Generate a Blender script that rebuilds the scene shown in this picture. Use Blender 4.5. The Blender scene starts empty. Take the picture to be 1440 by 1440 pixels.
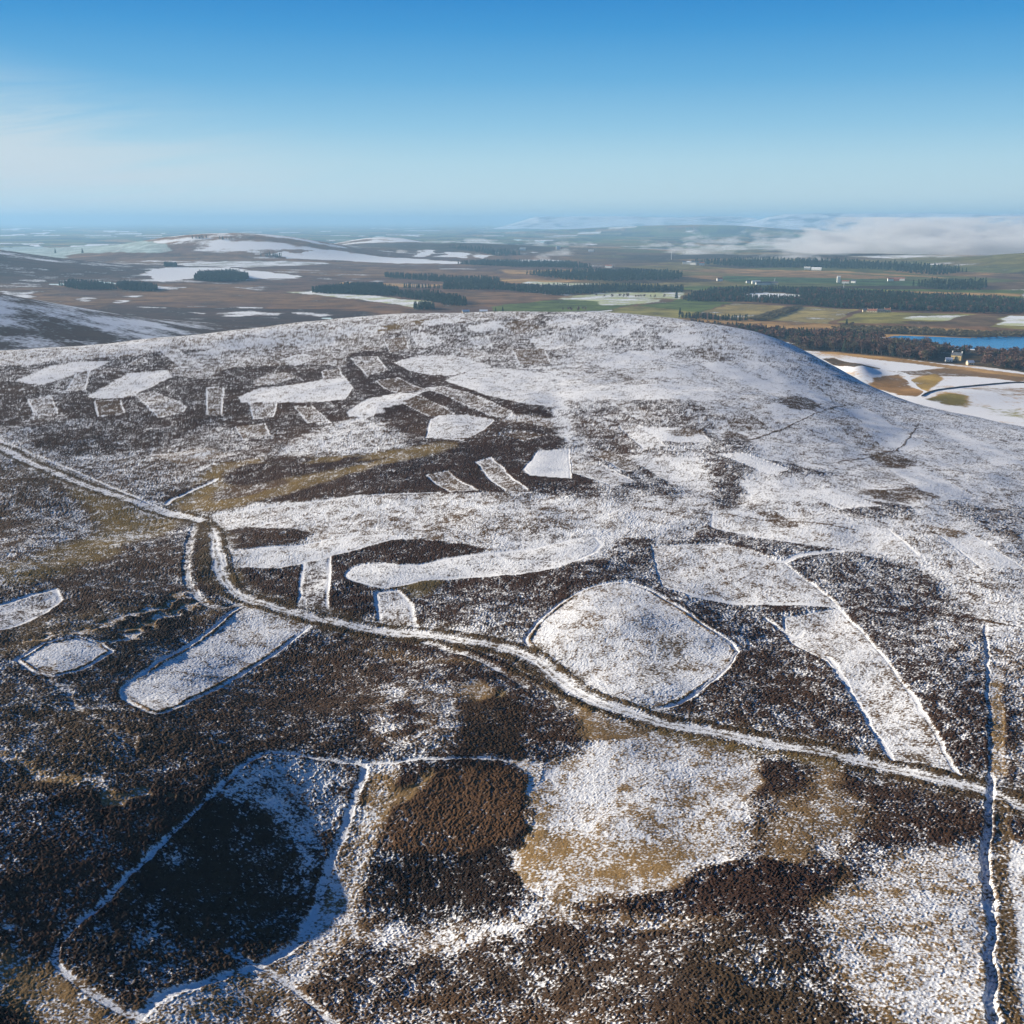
import bpy, math, random
import numpy as np
from mathutils import Vector
rnd = random.Random(7)
S = bpy.context.scene
R = math.radians
# ------------------------------------------------------------------ camera
F = 1476.0                       # focal length in pixels of the 1440 px photograph
PITCH = math.atan(410 / F)
CAMZ = 190.0                     # height above the valley floor
cd = bpy.data.cameras.new('camera'); cam = bpy.data.objects.new('camera', cd)
S.collection.objects.link(cam)
cam.location = (0, 0, CAMZ); cam.rotation_euler = (math.pi/2 - PITCH, 0, 0)
cd.sensor_width = 36; cd.sensor_fit = 'HORIZONTAL'; cd.lens = 36 * F / 1440
cd.clip_start = 1; cd.clip_end = 300000
S.camera = cam
# ------------------------------------------------------------------ sky, sun, exposure
SUN_EL, SUN_AZ = R(18), R(-76)   # azimuth from +Y, negative = left
w = bpy.data.worlds.new("World"); S.world = w; w.use_nodes = True
nt = w.node_tree; nt.nodes.clear()
def N(t, kind, **kw):
    n = t.nodes.new(kind)
    for k, v in kw.items():
        if k.startswith('i_'): n.inputs[k[2:].replace('_', ' ')].default_value = v
        else: setattr(n, k, v)
    return n
sky = N(nt, 'ShaderNodeTexSky', sky_type='NISHITA', sun_disc=False, sun_elevation=SUN_EL, sun_rotation=SUN_AZ,
        altitude=0, air_density=1.0, dust_density=0.3, ozone_density=4.0)
bg = N(nt, 'ShaderNodeBackground'); bg.inputs[1].default_value = 0.15
out = N(nt, 'ShaderNodeOutputWorld')
# thin cirrus low on the left of the sky
tc = N(nt, 'ShaderNodeTexCoord')
sp = N(nt, 'ShaderNodeSeparateXYZ'); nt.links.new(tc.outputs['Generated'], sp.inputs[0])
def M(t, op, a, b=None, c=None, clamp=False):
    n = t.nodes.new('ShaderNodeMath'); n.operation = op; n.use_clamp = clamp
    for i, v in enumerate((a, b, c)):
        if v is None: continue
        if isinstance(v, (int, float)): n.inputs[i].default_value = v
        else: t.links.new(v, n.inputs[i])
    return n.outputs[0]
def mr(t, v, a, b, c=0.0, d=1.0):
    n = t.nodes.new('ShaderNodeMapRange'); n.interpolation_type = 'SMOOTHSTEP'
    t.links.new(v, n.inputs[0])
    for i, q in enumerate((a, b, c, d)): n.inputs[1+i].default_value = q
    return n.outputs[0]
az = M(nt, 'ARCTAN2', sp.outputs[0], sp.outputs[1]); el = M(nt, 'ARCSINE', sp.outputs[2])
co = N(nt, 'ShaderNodeCombineXYZ')
nt.links.new(M(nt, 'ADD', M(nt, 'MULTIPLY', az, 2.2), M(nt, 'MULTIPLY', el, -3.0)), co.inputs[0])
nt.links.new(M(nt, 'ADD', M(nt, 'MULTIPLY', el, 24.0), M(nt, 'MULTIPLY', az, -2.4)), co.inputs[1])
cn = N(nt, 'ShaderNodeTexNoise', i_Scale=1.6, i_Detail=7.0, i_Roughness=0.62, i_Distortion=0.7)
nt.links.new(co.outputs[0], cn.inputs['Vector'])
wisp = mr(nt, cn.outputs['Fac'], 0.27, 0.60)
side = mr(nt, az, 0.04, -0.46)
top_ = M(nt, 'ADD', M(nt, 'MULTIPLY', az, -0.18), 0.038)
low = mr(nt, M(nt, 'SUBTRACT', el, top_), 0.03, -0.07)
cm = M(nt, 'MULTIPLY', M(nt, 'MULTIPLY', wisp, side), low)
# clear winter blue: the sky texture is graded by elevation
ramp = N(nt, 'ShaderNodeValToRGB'); cr = ramp.color_ramp; cr.interpolation = 'LINEAR'
SK = 3.0
stops = [(0.0, (.62, .80, .84)), (.02, (.66, .86, .92)), (.05, (.53, .80, .93)), (.08, (.33, .66, .90)), (.12, (.15, .49, .84)), (.16, (.055, .36, .77)), (.20, (.012, .25, .68)), (.35, (.004, .10, .36)), (1.0, (.002, .045, .20))]
while len(cr.elements) < len(stops): cr.elements.new(.5)
for e_, (p_, c_) in zip(cr.elements, stops): e_.position = p_; e_.color = (*c_, 1)
nt.links.new(M(nt, 'MAXIMUM', sp.outputs[2], 0.0), ramp.inputs[0])
rs_ = N(nt, 'ShaderNodeVectorMath', operation='SCALE'); nt.links.new(ramp.outputs[0], rs_.inputs[0]); rs_.inputs['Scale'].default_value = SK
mx0 = N(nt, 'ShaderNodeMix', data_type='RGBA'); mx0.inputs[0].default_value = .99; nt.links.new(sky.outputs[0], mx0.inputs[6]); nt.links.new(rs_.outputs[0], mx0.inputs[7])
mx = N(nt, 'ShaderNodeMix', data_type='RGBA'); mx.inputs[7].default_value = (.74*SK, .84*SK, .90*SK, 1)
nt.links.new(M(nt, 'MULTIPLY', cm, 0.95), mx.inputs[0]); nt.links.new(mx0.outputs[2], mx.inputs[6])
nt.links.new(mx.outputs[2], bg.inputs[0]); nt.links.new(bg.outputs[0], out.inputs[0])
ld = bpy.data.lights.new('sun', 'SUN'); lo = bpy.data.objects.new('sun', ld); S.collection.objects.link(lo)
ld.energy = 5.0; ld.angle = R(0.5); ld.color = (1.0, 0.91, 0.76)
sd = Vector((math.sin(SUN_AZ)*math.cos(SUN_EL), math.cos(SUN_AZ)*math.cos(SUN_EL), math.sin(SUN_EL)))
lo.rotation_euler = sd.to_track_quat('Z', 'Y').to_euler(); lo.location = (0, 0, 800)
S.view_settings.view_transform = 'Standard'; S.view_settings.look = 'None'
S.view_settings.exposure = 0.92; S.view_settings.gamma = 1.0
S.cycles.use_denoising = True; S.cycles.max_bounces = 4; S.cycles.diffuse_bounces = 2
S.cycles.volume_bounces = 1; S.cycles.volume_max_steps = 256; S.cycles.volume_step_rate = 0.15
S.cycles.use_adaptive_sampling = True; S.cycles.adaptive_threshold = 0.02

# ------------------------------------------------------------------ noise
def h2(ix, iy, seed):
    n = (ix.astype(np.int64)*374761393 + iy.astype(np.int64)*668265263 + seed*2147483647) & 0xffffffff
    n = ((n ^ (n >> 13)) * 1274126177) & 0xffffffff
    return ((n ^ (n >> 16)) & 0xffffff).astype(np.float32) / np.float32(0xffffff)
def vn(x, y, s, seed=1):
    x = x / s + 913.7; y = y / s + 517.3
    ix = np.floor(x); iy = np.floor(y); fx = (x-ix).astype(np.float32); fy = (y-iy).astype(np.float32)
    fx = fx*fx*(3-2*fx); fy = fy*fy*(3-2*fy)
    a = h2(ix, iy, seed); b = h2(ix+1, iy, seed); c = h2(ix, iy+1, seed); d = h2(ix+1, iy+1, seed)
    return (a*(1-fx)+b*fx)*(1-fy) + (c*(1-fx)+d*fx)*fy
def fbm(x, y, s, o=3, seed=1):
    t = 0; amp = 1; tot = 0
    for k in range(o):
        t = t + amp*vn(x*(.8**k)+y*.6*(k % 2), y-x*.6*(k % 2), s/2**k, seed+k); tot += amp; amp *= .55
    return t/tot
# ------------------------------------------------------------------ landform
CP, SP_ = math.cos(PITCH), math.sin(PITCH)
def ray(px, py):
    a = (px-720)/F; b = -(py-720)/F
    return (a, CP + b*SP_, b*CP - SP_)
def pt(px, py, D):
    d = ray(px, py); k = D/-d[2]; return (d[0]*k, d[1]*k, CAMZ-D)
ctl = [pt(*c) for c in [
  (0,1440,113),(360,1440,120),(720,1440,118),(1080,1440,115),(1440,1440,113),
  (0,1180,105),(200,1120,107.5),(430,1250,120.5),(620,1100,112),(620,1260,120.5),(850,1180,114),(1080,1180,114),(1300,1180,113),(1440,1150,112),
  (0,950,104),(250,930,110),(450,960,116),(600,950,115),(870,885,109),(760,960,114),(1060,900,112),(960,1010,114),(1200,950,110),(1440,930,108),
  (0,760,108),(150,745,112),(300,760,112),(500,830,111),(700,850,112),(720,740,106),(1000,790,108),(1250,780,106),(1440,760,106),
  (0,640,104),(230,640,109),(480,660,106),(700,650,104),(850,640,103),(1050,650,102),(1250,660,106),(1440,680,112),
  (0,550,95),(200,545,97),(420,560,99),(600,560,97),(800,560,95),(950,570,96),(1120,570,101),(1260,600,112),
  (200,500,90),(420,485,90),(620,480,88),(800,480,88),(950,490,91),(1060,510,97),(1170,550,109),
  (0,493,88),(110,487,87),(220,477,86),(330,465,85),(430,454,84),(520,446,84),(620,441,84),(700,440,84),(780,440,84.5),(860,442,86),(930,448,89),
  (1000,459,94),(1060,471,99),(1110,484,104),(1150,502,109),(1190,525,114),(1240,550,117),(1300,572,120),(1370,588,122),(1440,601,124),
  (1600,640,128),(1600,800,112),(-160,520,92),(-160,700,104),(1650,1100,112),(-250,1100,100)]]
crest = [(-200,500,88),(0,493,88),(110,487,87),(220,477,86),(330,465,85),(430,454,84),(520,446,84),(620,441,84),(700,440,84),(780,440,84.5),(860,442,86),(930,448,89),
  (1000,459,94),(1060,471,99),(1110,484,104),(1150,502,109),(1190,525,114),(1240,550,117),(1300,572,120),(1370,588,122),(1440,601,124),(1600,640,128)]
for i, c in enumerate(crest):
    x, y, z = pt(*c); r = math.hypot(x, y)
    for dr, drop in ((60, 11), (130, 30), (230, 62), (340, 86), (460, 100)):
        k = (r+dr)/r; ctl.append((x*k, y*k, max(0, z-drop) if dr < 440 else 0))
for a in range(60, 310, 25):
    ctl.append((120*math.sin(R(a)), 120*math.cos(R(a)), 78)); ctl.append((500*math.sin(R(a)), 500*math.cos(R(a)), 60))
C = np.array(ctl)
def tps_fit(P, z, lam=40.0):
    n = len(P); P = P/100.0
    d = np.hypot(P[:, None, 0]-P[None, :, 0], P[:, None, 1]-P[None, :, 1])
    K = d*d*np.log(d+1e-9) + lam*1e-4*np.eye(n)
    A = np.zeros((n+3, n+3)); A[:n, :n] = K; Q = np.c_[np.ones(n), P]; A[:n, n:] = Q; A[n:, :n] = Q.T
    return np.linalg.solve(A, np.r_[z, 0, 0, 0])
def tps_eval(P, wt, x, y):
    P = P/100.0; x = x/100.0; y = y/100.0; n = len(P)
    r = wt[n] + wt[n+1]*x + wt[n+2]*y
    for i in range(n):
        d2 = (x-P[i, 0])**2 + (y-P[i, 1])**2
        r = r + wt[i]*0.5*d2*np.log(d2+1e-12)
    return r
W = tps_fit(C[:, :2], C[:, 2])
GS = 6.0; gx = np.arange(-1500, 1500, GS); gy = np.arange(-700, 1900, GS)
GX, GY = np.meshgrid(gx, gy)
GZ = tps_eval(C[:, :2], W, GX, GY)
# fade to the valley floor outside the moor hill
az_c = [math.atan2(pt(*c)[0], pt(*c)[1]) for c in crest]; r_c = [math.hypot(*pt(*c)[:2]) for c in crest]
AZ = np.arctan2(GX, GY); RR = np.hypot(GX, GY)
RC = np.interp(AZ, az_c, r_c, left=r_c[0], right=r_c[-1])
f = np.clip((RR - (RC+300))/160, 0, 1); f = f*f*(3-2*f)
GZ = np.maximum(GZ, 0)*(1-f)
def near_h(x, y):
    u = np.clip((x-gx[0])/GS, 0, len(gx)-1.001); v = np.clip((y-gy[0])/GS, 0, len(gy)-1.001)
    i = u.astype(int); j = v.astype(int); a = u-i; b = v-j
    return (GZ[j, i]*(1-a)+GZ[j, i+1]*a)*(1-b) + (GZ[j+1, i]*(1-a)+GZ[j+1, i+1]*a)*b
def gs(x, y, cx, cy, sx, sy, amp, rot=0):
    dx, dy = x-cx, y-cy; c, s = math.cos(rot), math.sin(rot)
    return amp*np.exp(-.5*(((dx*c+dy*s)/sx)**2 + ((-dx*s+dy*c)/sy)**2))
def gp(px, dist): return ((px-720)/F*dist*1.0, dist)
HILLS = [(-1010, 1480, 330, 280, 122, 0), (-2650, 3700, 700, 420, 195, 0), (-2100, 2300, 500, 300, 60, 0),
  (*gp(270, 5600), 330, 420, 82, 0), (*gp(400, 5500), 330, 420, 88, 0), (*gp(170, 6200), 500, 400, 45, 0),
  (*gp(545, 7200), 280, 420, 84, 0), (*gp(650, 6300), 420, 380, 52, 0), (*gp(760, 6800), 500, 380, 22, 0),
  (*gp(1480, 4500), 260, 500, 62, 0), (*gp(1010, 15000), 900, 900, 105, 0), (*gp(900, 16500), 1200, 900, 95, 0), (*gp(1120, 5800), 900, 350, 14, 0),
  (*gp(1330, 1150), 60, 40, 7, .3), (*gp(1206, 1350), 16, 55, 10, -.25)]
def height(x, y):
    r = np.hypot(x, y)
    z = near_h(x, y)
    lowf = np.clip((r-1500)/1200, 0, 1)
    z = z + lowf*(fbm(x, y, 900, 3, 11)-.5)*16*np.clip(1-(r-9000)/9000, 0.3, 1)
    for h in HILLS: z = z + gs(x, y, *h)
    nearf = np.clip((near_h(x, y)-12)/30, 0, 1)
    z = z + nearf*np.clip(1.25-r/800, .4, 1)*((fbm(x, y, 75, 3, 21)-.5)*7.5 + (fbm(x, y, 20, 2, 31)-.5)*2.4)
    # the reservoir lies flat
    lk = np.clip(1-np.hypot((x-1120)/520, (y-1830)/200), 0, 1)
    return z*(1-np.clip(lk*4, 0, 1))
def at(px, py):
    """world point where the view ray of a photograph pixel meets the land"""
    d = ray(px, py)
    t = np.concatenate([np.arange(100, 1800, 3.0), np.arange(1800, 9000, 12.0), np.arange(9000, 90000, 150.0)])
    x = d[0]*t; y = d[1]*t; z = CAMZ+d[2]*t
    dz = z - height(x, y); k = np.argmax(dz < 0)
    if k == 0: k = len(t)-1
    a = dz[k-1]/(dz[k-1]-dz[k]+1e-9); tt = t[k-1]+(t[k]-t[k-1])*a
    return (d[0]*tt, d[1]*tt)
def atl(px, py):
    """the same for points of the lowland, ignoring the moor hill in front"""
    d = ray(px, py)
    t = np.concatenate([np.arange(900, 9000, 8.0), np.arange(9000, 90000, 150.0)])
    x = d[0]*t; y = d[1]*t; z = CAMZ+d[2]*t
    hh = np.where(near_h(x, y) > 25, 0, height(x, y))
    dz = z - hh
    if dz[0] < 0: k = CAMZ/-d[2]; return (d[0]*k, d[1]*k)
    k = np.argmax(dz < 0)
    if k == 0: k = len(t)-1
    return (x[k], y[k])
def hz(x, y): return float(height(np.array([x], float), np.array([y], float))[0])

# ------------------------------------------------------------------ ground grid (finer near the camera)
th = list(np.arange(-35, 35.001, 0.045)); e = []; s = 0.08; a = 35
while a < 178: a += s; s = min(s*1.16, 6); e.append(min(a, 180))
e = [v for v in e if v < 180]
TH = np.radians(np.array([-v for v in reversed(e)] + th + e + [180.0]))
rs = [3, 20, 45, 70, 90, 100, 106]; r = 110.0
while r < 85000:
    rs.append(r)
    if r < 1060: dr = .85*r*r/112/1050
    else: dr = min(.5*r*r/190/1050, 22 if r < 7500 else 1e9)
    r += dr
RS = np.array(rs)
nr, nc = len(RS), len(TH)
X = (RS[:, None]*np.sin(TH)[None, :]).ravel(); Y = (RS[:, None]*np.cos(TH)[None, :]).ravel()
Rr = np.repeat(RS, nc)
Z = height(X, Y)
NV = nr*nc
print('grid', nr, nc, NV)
moor = np.clip((near_h(X, Y)-8)/10, 0, 1)
# base values
HEA = (0.062, 0.034, 0.024); BRN = (0.105, 0.060, 0.034); STR = (0.42, 0.28, 0.12); OLV = (0.20, 0.165, 0.05)
n30 = fbm(X, Y, 34, 4, 41); n8 = fbm(X, Y, 7, 3, 51); n120 = fbm(X, Y, 130, 3, 61)
cover = np.full(NV, 0.38); veg = np.tile(np.array(HEA), (NV, 1)); tall = np.full(NV, 1.0); loose = np.full(NV, 1.0)
ident = np.zeros(NV, np.int32)
WX = X + (vn(X, Y, 5.5, 71)-.5)*3.2 + (vn(X, Y, 1.8, 73)-.5)*1.4
WY = Y + (vn(X, Y, 5.5, 72)-.5)*3.2 + (vn(X, Y, 1.8, 74)-.5)*1.4
def sdist(poly, x, y, closed=True):
    """signed distance, positive inside (closed) / minus distance to a line (open)"""
    P = np.array(poly); n = len(P); d = np.full(len(x), 1e18); ins = np.zeros(len(x), bool)
    for i in range(n if closed else n-1):
        ax, ay = P[i]; bx, by = P[(i+1) % n]; ex, ey = bx-ax, by-ay
        L = ex*ex+ey*ey+1e-12
        t = np.clip(((x-ax)*ex+(y-ay)*ey)/L, 0, 1)
        d = np.minimum(d, (x-ax-t*ex)**2+(y-ay-t*ey)**2)
        if closed:
            c = ((ay > y) != (by > y)); ins ^= c & (x < ex*(y-ay)/(ey if abs(ey) > 1e-9 else 1e-9)+ax)
    d = np.sqrt(d)
    return np.where(ins, d, -d) if closed else -d
def smooth_poly(P, closed=True, it=2):
    P = [tuple(p) for p in P]
    for _ in range(it):
        Q = []; n = len(P)
        for i in range(n if closed else n-1):
            a, b = P[i], P[(i+1) % n]
            Q += [(a[0]*.75+b[0]*.25, a[1]*.75+b[1]*.25), (a[0]*.25+b[0]*.75, a[1]*.25+b[1]*.75)]
        if not closed: Q = [P[0]] + Q + [P[-1]]
        P = Q
    return P
IDS = {}      # id -> (name, kind, label)
def new_id(name, kind, label=None, cat=None, group=None):
    k = len(IDS)+1; IDS[k] = (name, kind, label, cat, group); return k
def paint(px, cov=None, col=None, h=None, fe=4, lo=None, idn=0, rim=0, rimcov=.97, far=False, soft=1, edge=0, warp=1.0, amt=1.0, it=2):
    f_ = atl if far else at
    P = smooth_poly([f_(*p) for p in px], True, it)
    A = np.array(P); pad = fe*2+6
    m = np.nonzero((X > A[:, 0].min()-pad) & (X < A[:, 0].max()+pad) & (Y > A[:, 1].min()-pad) & (Y < A[:, 1].max()+pad))[0]
    if len(m) == 0: return
    x = X[m]+(WX[m]-X[m])*warp; y = Y[m]+(WY[m]-Y[m])*warp
    if fe > 5: x = x+(n30[m]-.5)*fe*3; y = y+(n120[m]-.5)*fe*3
    d = sdist(P, x, y)
    a = np.clip(d/fe+.5, 0, 1)*amt; k = a > 0; m = m[k]; a = a[k]; d = d[k]
    if cov is not None: cover[m] = cover[m]*(1-a)+cov*a
    if col is not None: veg[m] = veg[m]*(1-a[:, None])+np.array(col)*a[:, None]
    if h is not None: tall[m] = tall[m]*(1-a)+h*a
    if lo is not None: loose[m] = loose[m]*(1-a)+lo*a
    if rim:
        wv = rim*(1+.5*(vn(X[m], Y[m], 9, 75)-.5)); b = np.clip(1.3-np.abs(d-rim*.3)/(wv*.5), 0, 1)*np.clip(.6+1.2*vn(X[m], Y[m], 14, 77), 0, 1)
        cover[m] = cover[m]*(1-b)+rimcov*b; tall[m] *= 1-b; loose[m] *= 1-b*.8
    if edge:   # uncut dark heather lip just inside the boundary
        b = np.clip(1.3-np.abs(d-edge*1.5)/(edge*.5), 0, 1)*np.clip(vn(X[m], Y[m], 16, 78)*2.6-.1, 0, 1)
        cover[m] = cover[m]*(1-b*.85)+.05*b*.85; tall[m] = np.maximum(tall[m], b)
    if idn: ident[m[d > 0]] = idn
def line(px, wd, cov=.96, col=None, h=0, idn=0, far=False, lo=.25, warp=.35, amt=1, fe=.35, off=0):
    P = np.array(smooth_poly([(atl if far else at)(*p) for p in px], False, 2))
    if off:
        t = np.gradient(P, axis=0); t /= np.linalg.norm(t, axis=1)[:, None]+1e-9; P = P+np.c_[-t[:, 1], t[:, 0]]*off
    P = [tuple(p) for p in P]
    A = np.array(P); pad = wd+4
    m = np.nonzero((X > A[:, 0].min()-pad) & (X < A[:, 0].max()+pad) & (Y > A[:, 1].min()-pad) & (Y < A[:, 1].max()+pad))[0]
    if len(m) == 0: return
    x = X[m]+(WX[m]-X[m])*warp; y = Y[m]+(WY[m]-Y[m])*warp
    d = -sdist(P, x, y, False)
    a = np.clip((wd/2-d)/(wd*fe)+.5, 0, 1)*amt; k = a > 0; m = m[k]; a = a[k]; d = d[k]
    cover[m] = cover[m]*(1-a)+cov*a; tall[m] = tall[m]*(1-a)+h*a; loose[m] = loose[m]*(1-a)+lo*a
    if col is not None: veg[m] = veg[m]*(1-a[:, None])+np.array(col)*a[:, None]
    if idn: ident[m[d < wd/2]] = idn

# ---------------- moor: broad areas
def A_(px, c, g=0.0, fe=12, h=1.0, brown=None, lo=1.0, far=False, amt=1.0):
    col = np.array(HEA)*(1-g)+np.array(STR)*g if brown is None else brown
    paint(px, cov=c, col=col, h=h*(1-.6*g), fe=fe, lo=lo, far=far, amt=amt)
A_([(780,430),(1100,470),(1440,590),(1700,640),(1700,1150),(1400,1060),(1390,900),(1330,830),(1200,780),(1000,730),(860,690),(790,620),(780,520)], .67, .2, 14, .4)
A_([(-250,480),(0,486),(430,448),(620,436),(800,434),(800,462),(600,468),(420,488),(250,492),(0,515),(-250,530)], .60, .3, 8, .6)
A_([(540,460),(800,445),(800,540),(600,500),(520,490)], .5, .05, 10, .8)
A_([(290,740),(330,705),(850,692),(1010,725),(930,770),(820,795),(700,775),(560,752),(440,756),(320,765)], .62, .25, 6, .6)
A_([(660,745),(760,735),(850,735),(860,775),(800,795),(720,775)], .78, .12, 6, .5)
A_([(-150,590),(0,600),(180,640),(330,600),(340,630),(300,680),(200,712),(100,670),(0,625)], .48, .08, 8)
A_([(30,608),(130,603),(250,577),(310,590),(180,640),(70,640)], .2, .02, 4)
A_([(0,560),(0,535),(60,545),(40,590),(0,610)], .22, 0, 5)
A_([(80,545),(280,500),(330,520),(290,600),(180,590),(80,590)], .24, 0, 4)
A_([(230,500),(350,490),(500,470),(560,480),(480,520),(370,525),(250,540)], .5, .18, 5)
A_([(300,520),(350,515),(500,510),(500,600),(430,620),(330,600),(290,590)], .22, .02, 4)
A_([(480,495),(545,492),(610,525),(700,555),(790,580),(800,600),(720,600),(640,610),(600,620),(500,560)], .14, 0, 3)
A_([(360,650),(480,585),(530,590),(590,620),(500,650),(420,660)], .56, .12, 5)
A_([(530,600),(600,585),(600,612),(560,608)], .15, 0, 3)
A_([(700,580),(790,590),(790,600),(700,605)], .55, .3, 3)
A_([(640,588),(700,592),(790,602),(800,632),(760,625),(640,620)], .24, 0, 3)
A_([(480,655),(600,628),(700,618),(790,622),(800,650),(852,690),(760,694),(620,694),(480,699),(330,712),(300,705),(390,685)], .10, 0, 2.5)
A_([(790,560),(1000,565),(1010,640),(900,640),(800,620)], .5, .03, 8)
A_([(830,600),(900,640),(960,700),(900,690),(850,680),(820,640)], .46, .0, 6)
A_([(1000,610),(1090,620),(1040,690),(1000,720),(985,680)], .42, 0, 6)
A_([(1010,640),(1090,648),(1180,665),(1150,672),(1060,665)], .42, 0, 4)
A_([(780,440),(860,450),(1000,470),(1010,510),(880,500),(790,480)], .58, .03, 8)
A_([(1160,700),(1300,712),(1270,735),(1170,722)], .42, 0, 4)
A_([(1310,690),(1400,720),(1440,700),(1440,770),(1370,740)], .45, .12, 6)
A_([(300,742),(430,748),(440,756),(400,768),(312,775)], .10, 0, 1.5)
A_([(312,795),(390,800),(480,780),(560,757),(640,765),(705,777),(620,790),(560,797),(500,790),(480,812),(530,835),(530,882),(460,868),(330,838)], .13, 0, 1.5)
A_([(570,815),(640,812),(760,805),(850,790),(880,800),(880,820),(800,835),(740,880),(720,908),(590,890),(580,850)], .24, 0, 4)
A_([(670,830),(780,822),(790,840),(740,890),(700,905),(640,880)], .40, 0, 5)
A_([(850,765),(930,750),(960,820),(1060,848),(1180,850),(1060,905),(950,850),(870,815)], .38, 0, 5)
A_([(1180,730),(1440,760),(1600,900),(1440,900),(1330,830)], .60, .2, 10, .6)
A_([(1010,745),(1080,760),(1290,790),(1350,850),(1395,900),(1395,1090),(1340,1085),(1290,990),(1220,900),(1180,852),(1110,790)], .42, 0, 5)
A_([(1290,850),(1390,900),(1392,960),(1330,940),(1280,900)], .5, .1, 6)
A_([(1040,905),(1120,895),(1160,930),(1200,980),(1250,1065),(1130,1048),(950,1025),(935,1003),(990,970)], .27, .03, 5)
A_([(990,870),(1110,870),(1120,905),(1050,910)], .3, 0, 5)
A_([(1400,880),(1700,900),(1700,1160),(1440,1100),(1400,1060)], .52, .25, 8)
# left half
A_([(-250,640),(0,640),(120,690),(270,735),(0,745),(-250,760)], .28, .15, 6, 1, (.10,.06,.03))
A_([(-250,760),(0,745),(150,735),(270,738),(262,850),(150,900),(0,880),(-250,900)], .30, .2, 8, 1, (.085,.05,.03))
A_([(0,690),(60,685),(200,735),(60,780),(0,790)], .42, .1, 8)
A_([(-250,850),(140,850),(262,830),(330,858),(160,965),(200,1010),(460,885),(640,912),(740,940),(840,1005),(870,1020),(770,1078),(520,1072),(390,1050),(320,1090),(60,1320),(-250,1400)], .23, .06, 4, 1.1, (.070,.043,.028))
A_([(0,880),(60,860),(240,850),(260,830),(330,850),(270,880),(100,895),(0,940)], .30, .3, 6, 1, (.12,.08,.04))
A_([(160,870),(262,830),(300,850),(160,960),(130,925)], .06, 0, 4, 1.1, (.05,.032,.022))
A_([(-50,960),(160,980),(210,1060),(100,1150),(-50,1130)], .22, .2, 10, 1, (.10,.065,.035))
A_([(-50,1130),(60,1150),(330,1100),(180,1240),(60,1330),(-50,1320)], .13, 0, 6, 1.1)
A_([(280,960),(440,890),(560,930),(520,1000),(380,1010),(220,1050)], .17, .1, 6, 1, (.09,.055,.034))
A_([(530,930),(700,915),(830,990),(870,1030),(770,1078),(640,1065),(520,1065),(510,1000)], .22, .04, 4)
A_([(520,970),(580,960),(660,965),(660,1000),(630,1060),(540,1062),(510,1020)], .44, .2, 5)
A_([(545,985),(600,1000),(590,1040),(560,1030)], .14, 0, 3)
A_([(650,975),(690,965),(735,990),(750,1066),(640,1068),(640,1020)], .05, .2, 3, 1.1, (.085,.052,.03))
A_([(640,965),(690,960),(680,985),(655,985)], .1, .8, 3, .4)
A_([(470,880),(560,895),(700,920),(720,940),(560,915),(470,900)], .12, 0, 2)
A_([(500,905),(620,925),(720,950),(600,935),(500,915)], .3, .3, 2)
# foreground
A_([(75,1340),(330,1090),(390,1060),(510,1078),(450,1250),(400,1350),(180,1420)], .20, 0, 2, 1.1, (.036,.024,.019))  # enclosure: shade of the slope painted in as near-black heather
A_([(330,1085),(390,1062),(510,1080),(495,1130),(455,1200),(430,1225),(395,1185),(365,1140),(300,1125)], .60, .05, 3)
A_([(512,1080),(515,1120),(490,1180),(480,1230),(500,1300),(440,1350),(425,1325),(455,1250),(475,1190),(500,1130)], .60, .55, 3, .4)
A_([(500,1085),(760,1080),(745,1200),(740,1270),(640,1315),(500,1290),(475,1230),(500,1150)], .10, 0, 3, 1.1, (.034,.021,.016))  # underside of the brown hump: its shade put into the heather colour
A_([(498,1190),(530,1140),(600,1090),(750,1078),(745,1150),(690,1195),(560,1212)], .045, .2, 2.0, 1, (.15,.085,.045))
A_([(505,1160),(540,1125),(600,1085),(620,1085),(560,1130),(510,1175)], .35, .9, 2, .4)
A_([(505,1110),(560,1085),(600,1080),(560,1115),(515,1150)], .12, 0, 2)
A_([(-60,1335),(50,1350),(140,1400),(200,1440),(200,1500),(-60,1500)], .40, .75, 5, .6)
A_([(-60,1400),(30,1420),(60,1450),(0,1500),(-60,1500)], .02, .0, 3, 1.3)
A_([(180,1420),(330,1370),(430,1335),(450,1300),(480,1240),(510,1300),(640,1318),(770,1280),(800,1300),(640,1340),(560,1365),(440,1400),(440,1500),(150,1500)], .52, .5, 5, .6)
A_([(420,1350),(520,1320),(650,1345),(800,1295),(920,1290),(1140,1300),(1165,1370),(1260,1500),(400,1500)], .26, .06, 6, 1, (.070,.046,.032))
A_([(400,1400),(560,1390),(700,1410),(900,1420),(1000,1500),(400,1500)], .42, .15, 8, .9)
A_([(560,1350),(720,1345),(950,1360),(1000,1400),(760,1390),(600,1385)], .33, .1, 6, .9, (.08,.058,.042))
A_([(1000,1310),(1160,1370),(1250,1500),(960,1500),(940,1400)], .16, .1, 6, 1, (.085,.058,.034))
A_([(745,1085),(850,1040),(900,1018),(1060,1045),(1070,1090),(1060,1190),(960,1250),(820,1260),(740,1240)], .66, .75, 4, .5)
A_([(750,1180),(800,1150),(900,1190),(1000,1190),(960,1250),(880,1260),(760,1250)], .42, .95, 6, .4)
A_([(740,1260),(900,1250),(940,1245),(1050,1215),(1080,1190),(1200,1215),(1160,1270),(1000,1300),(780,1300)], .45, .8, 4, .5)
A_([(780,1265),(900,1270),(920,1258),(1010,1215),(1060,1205),(1200,1213),(1155,1268),(1120,1300),(960,1295),(800,1290)], .10, .0, 3, 1.2)
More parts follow.
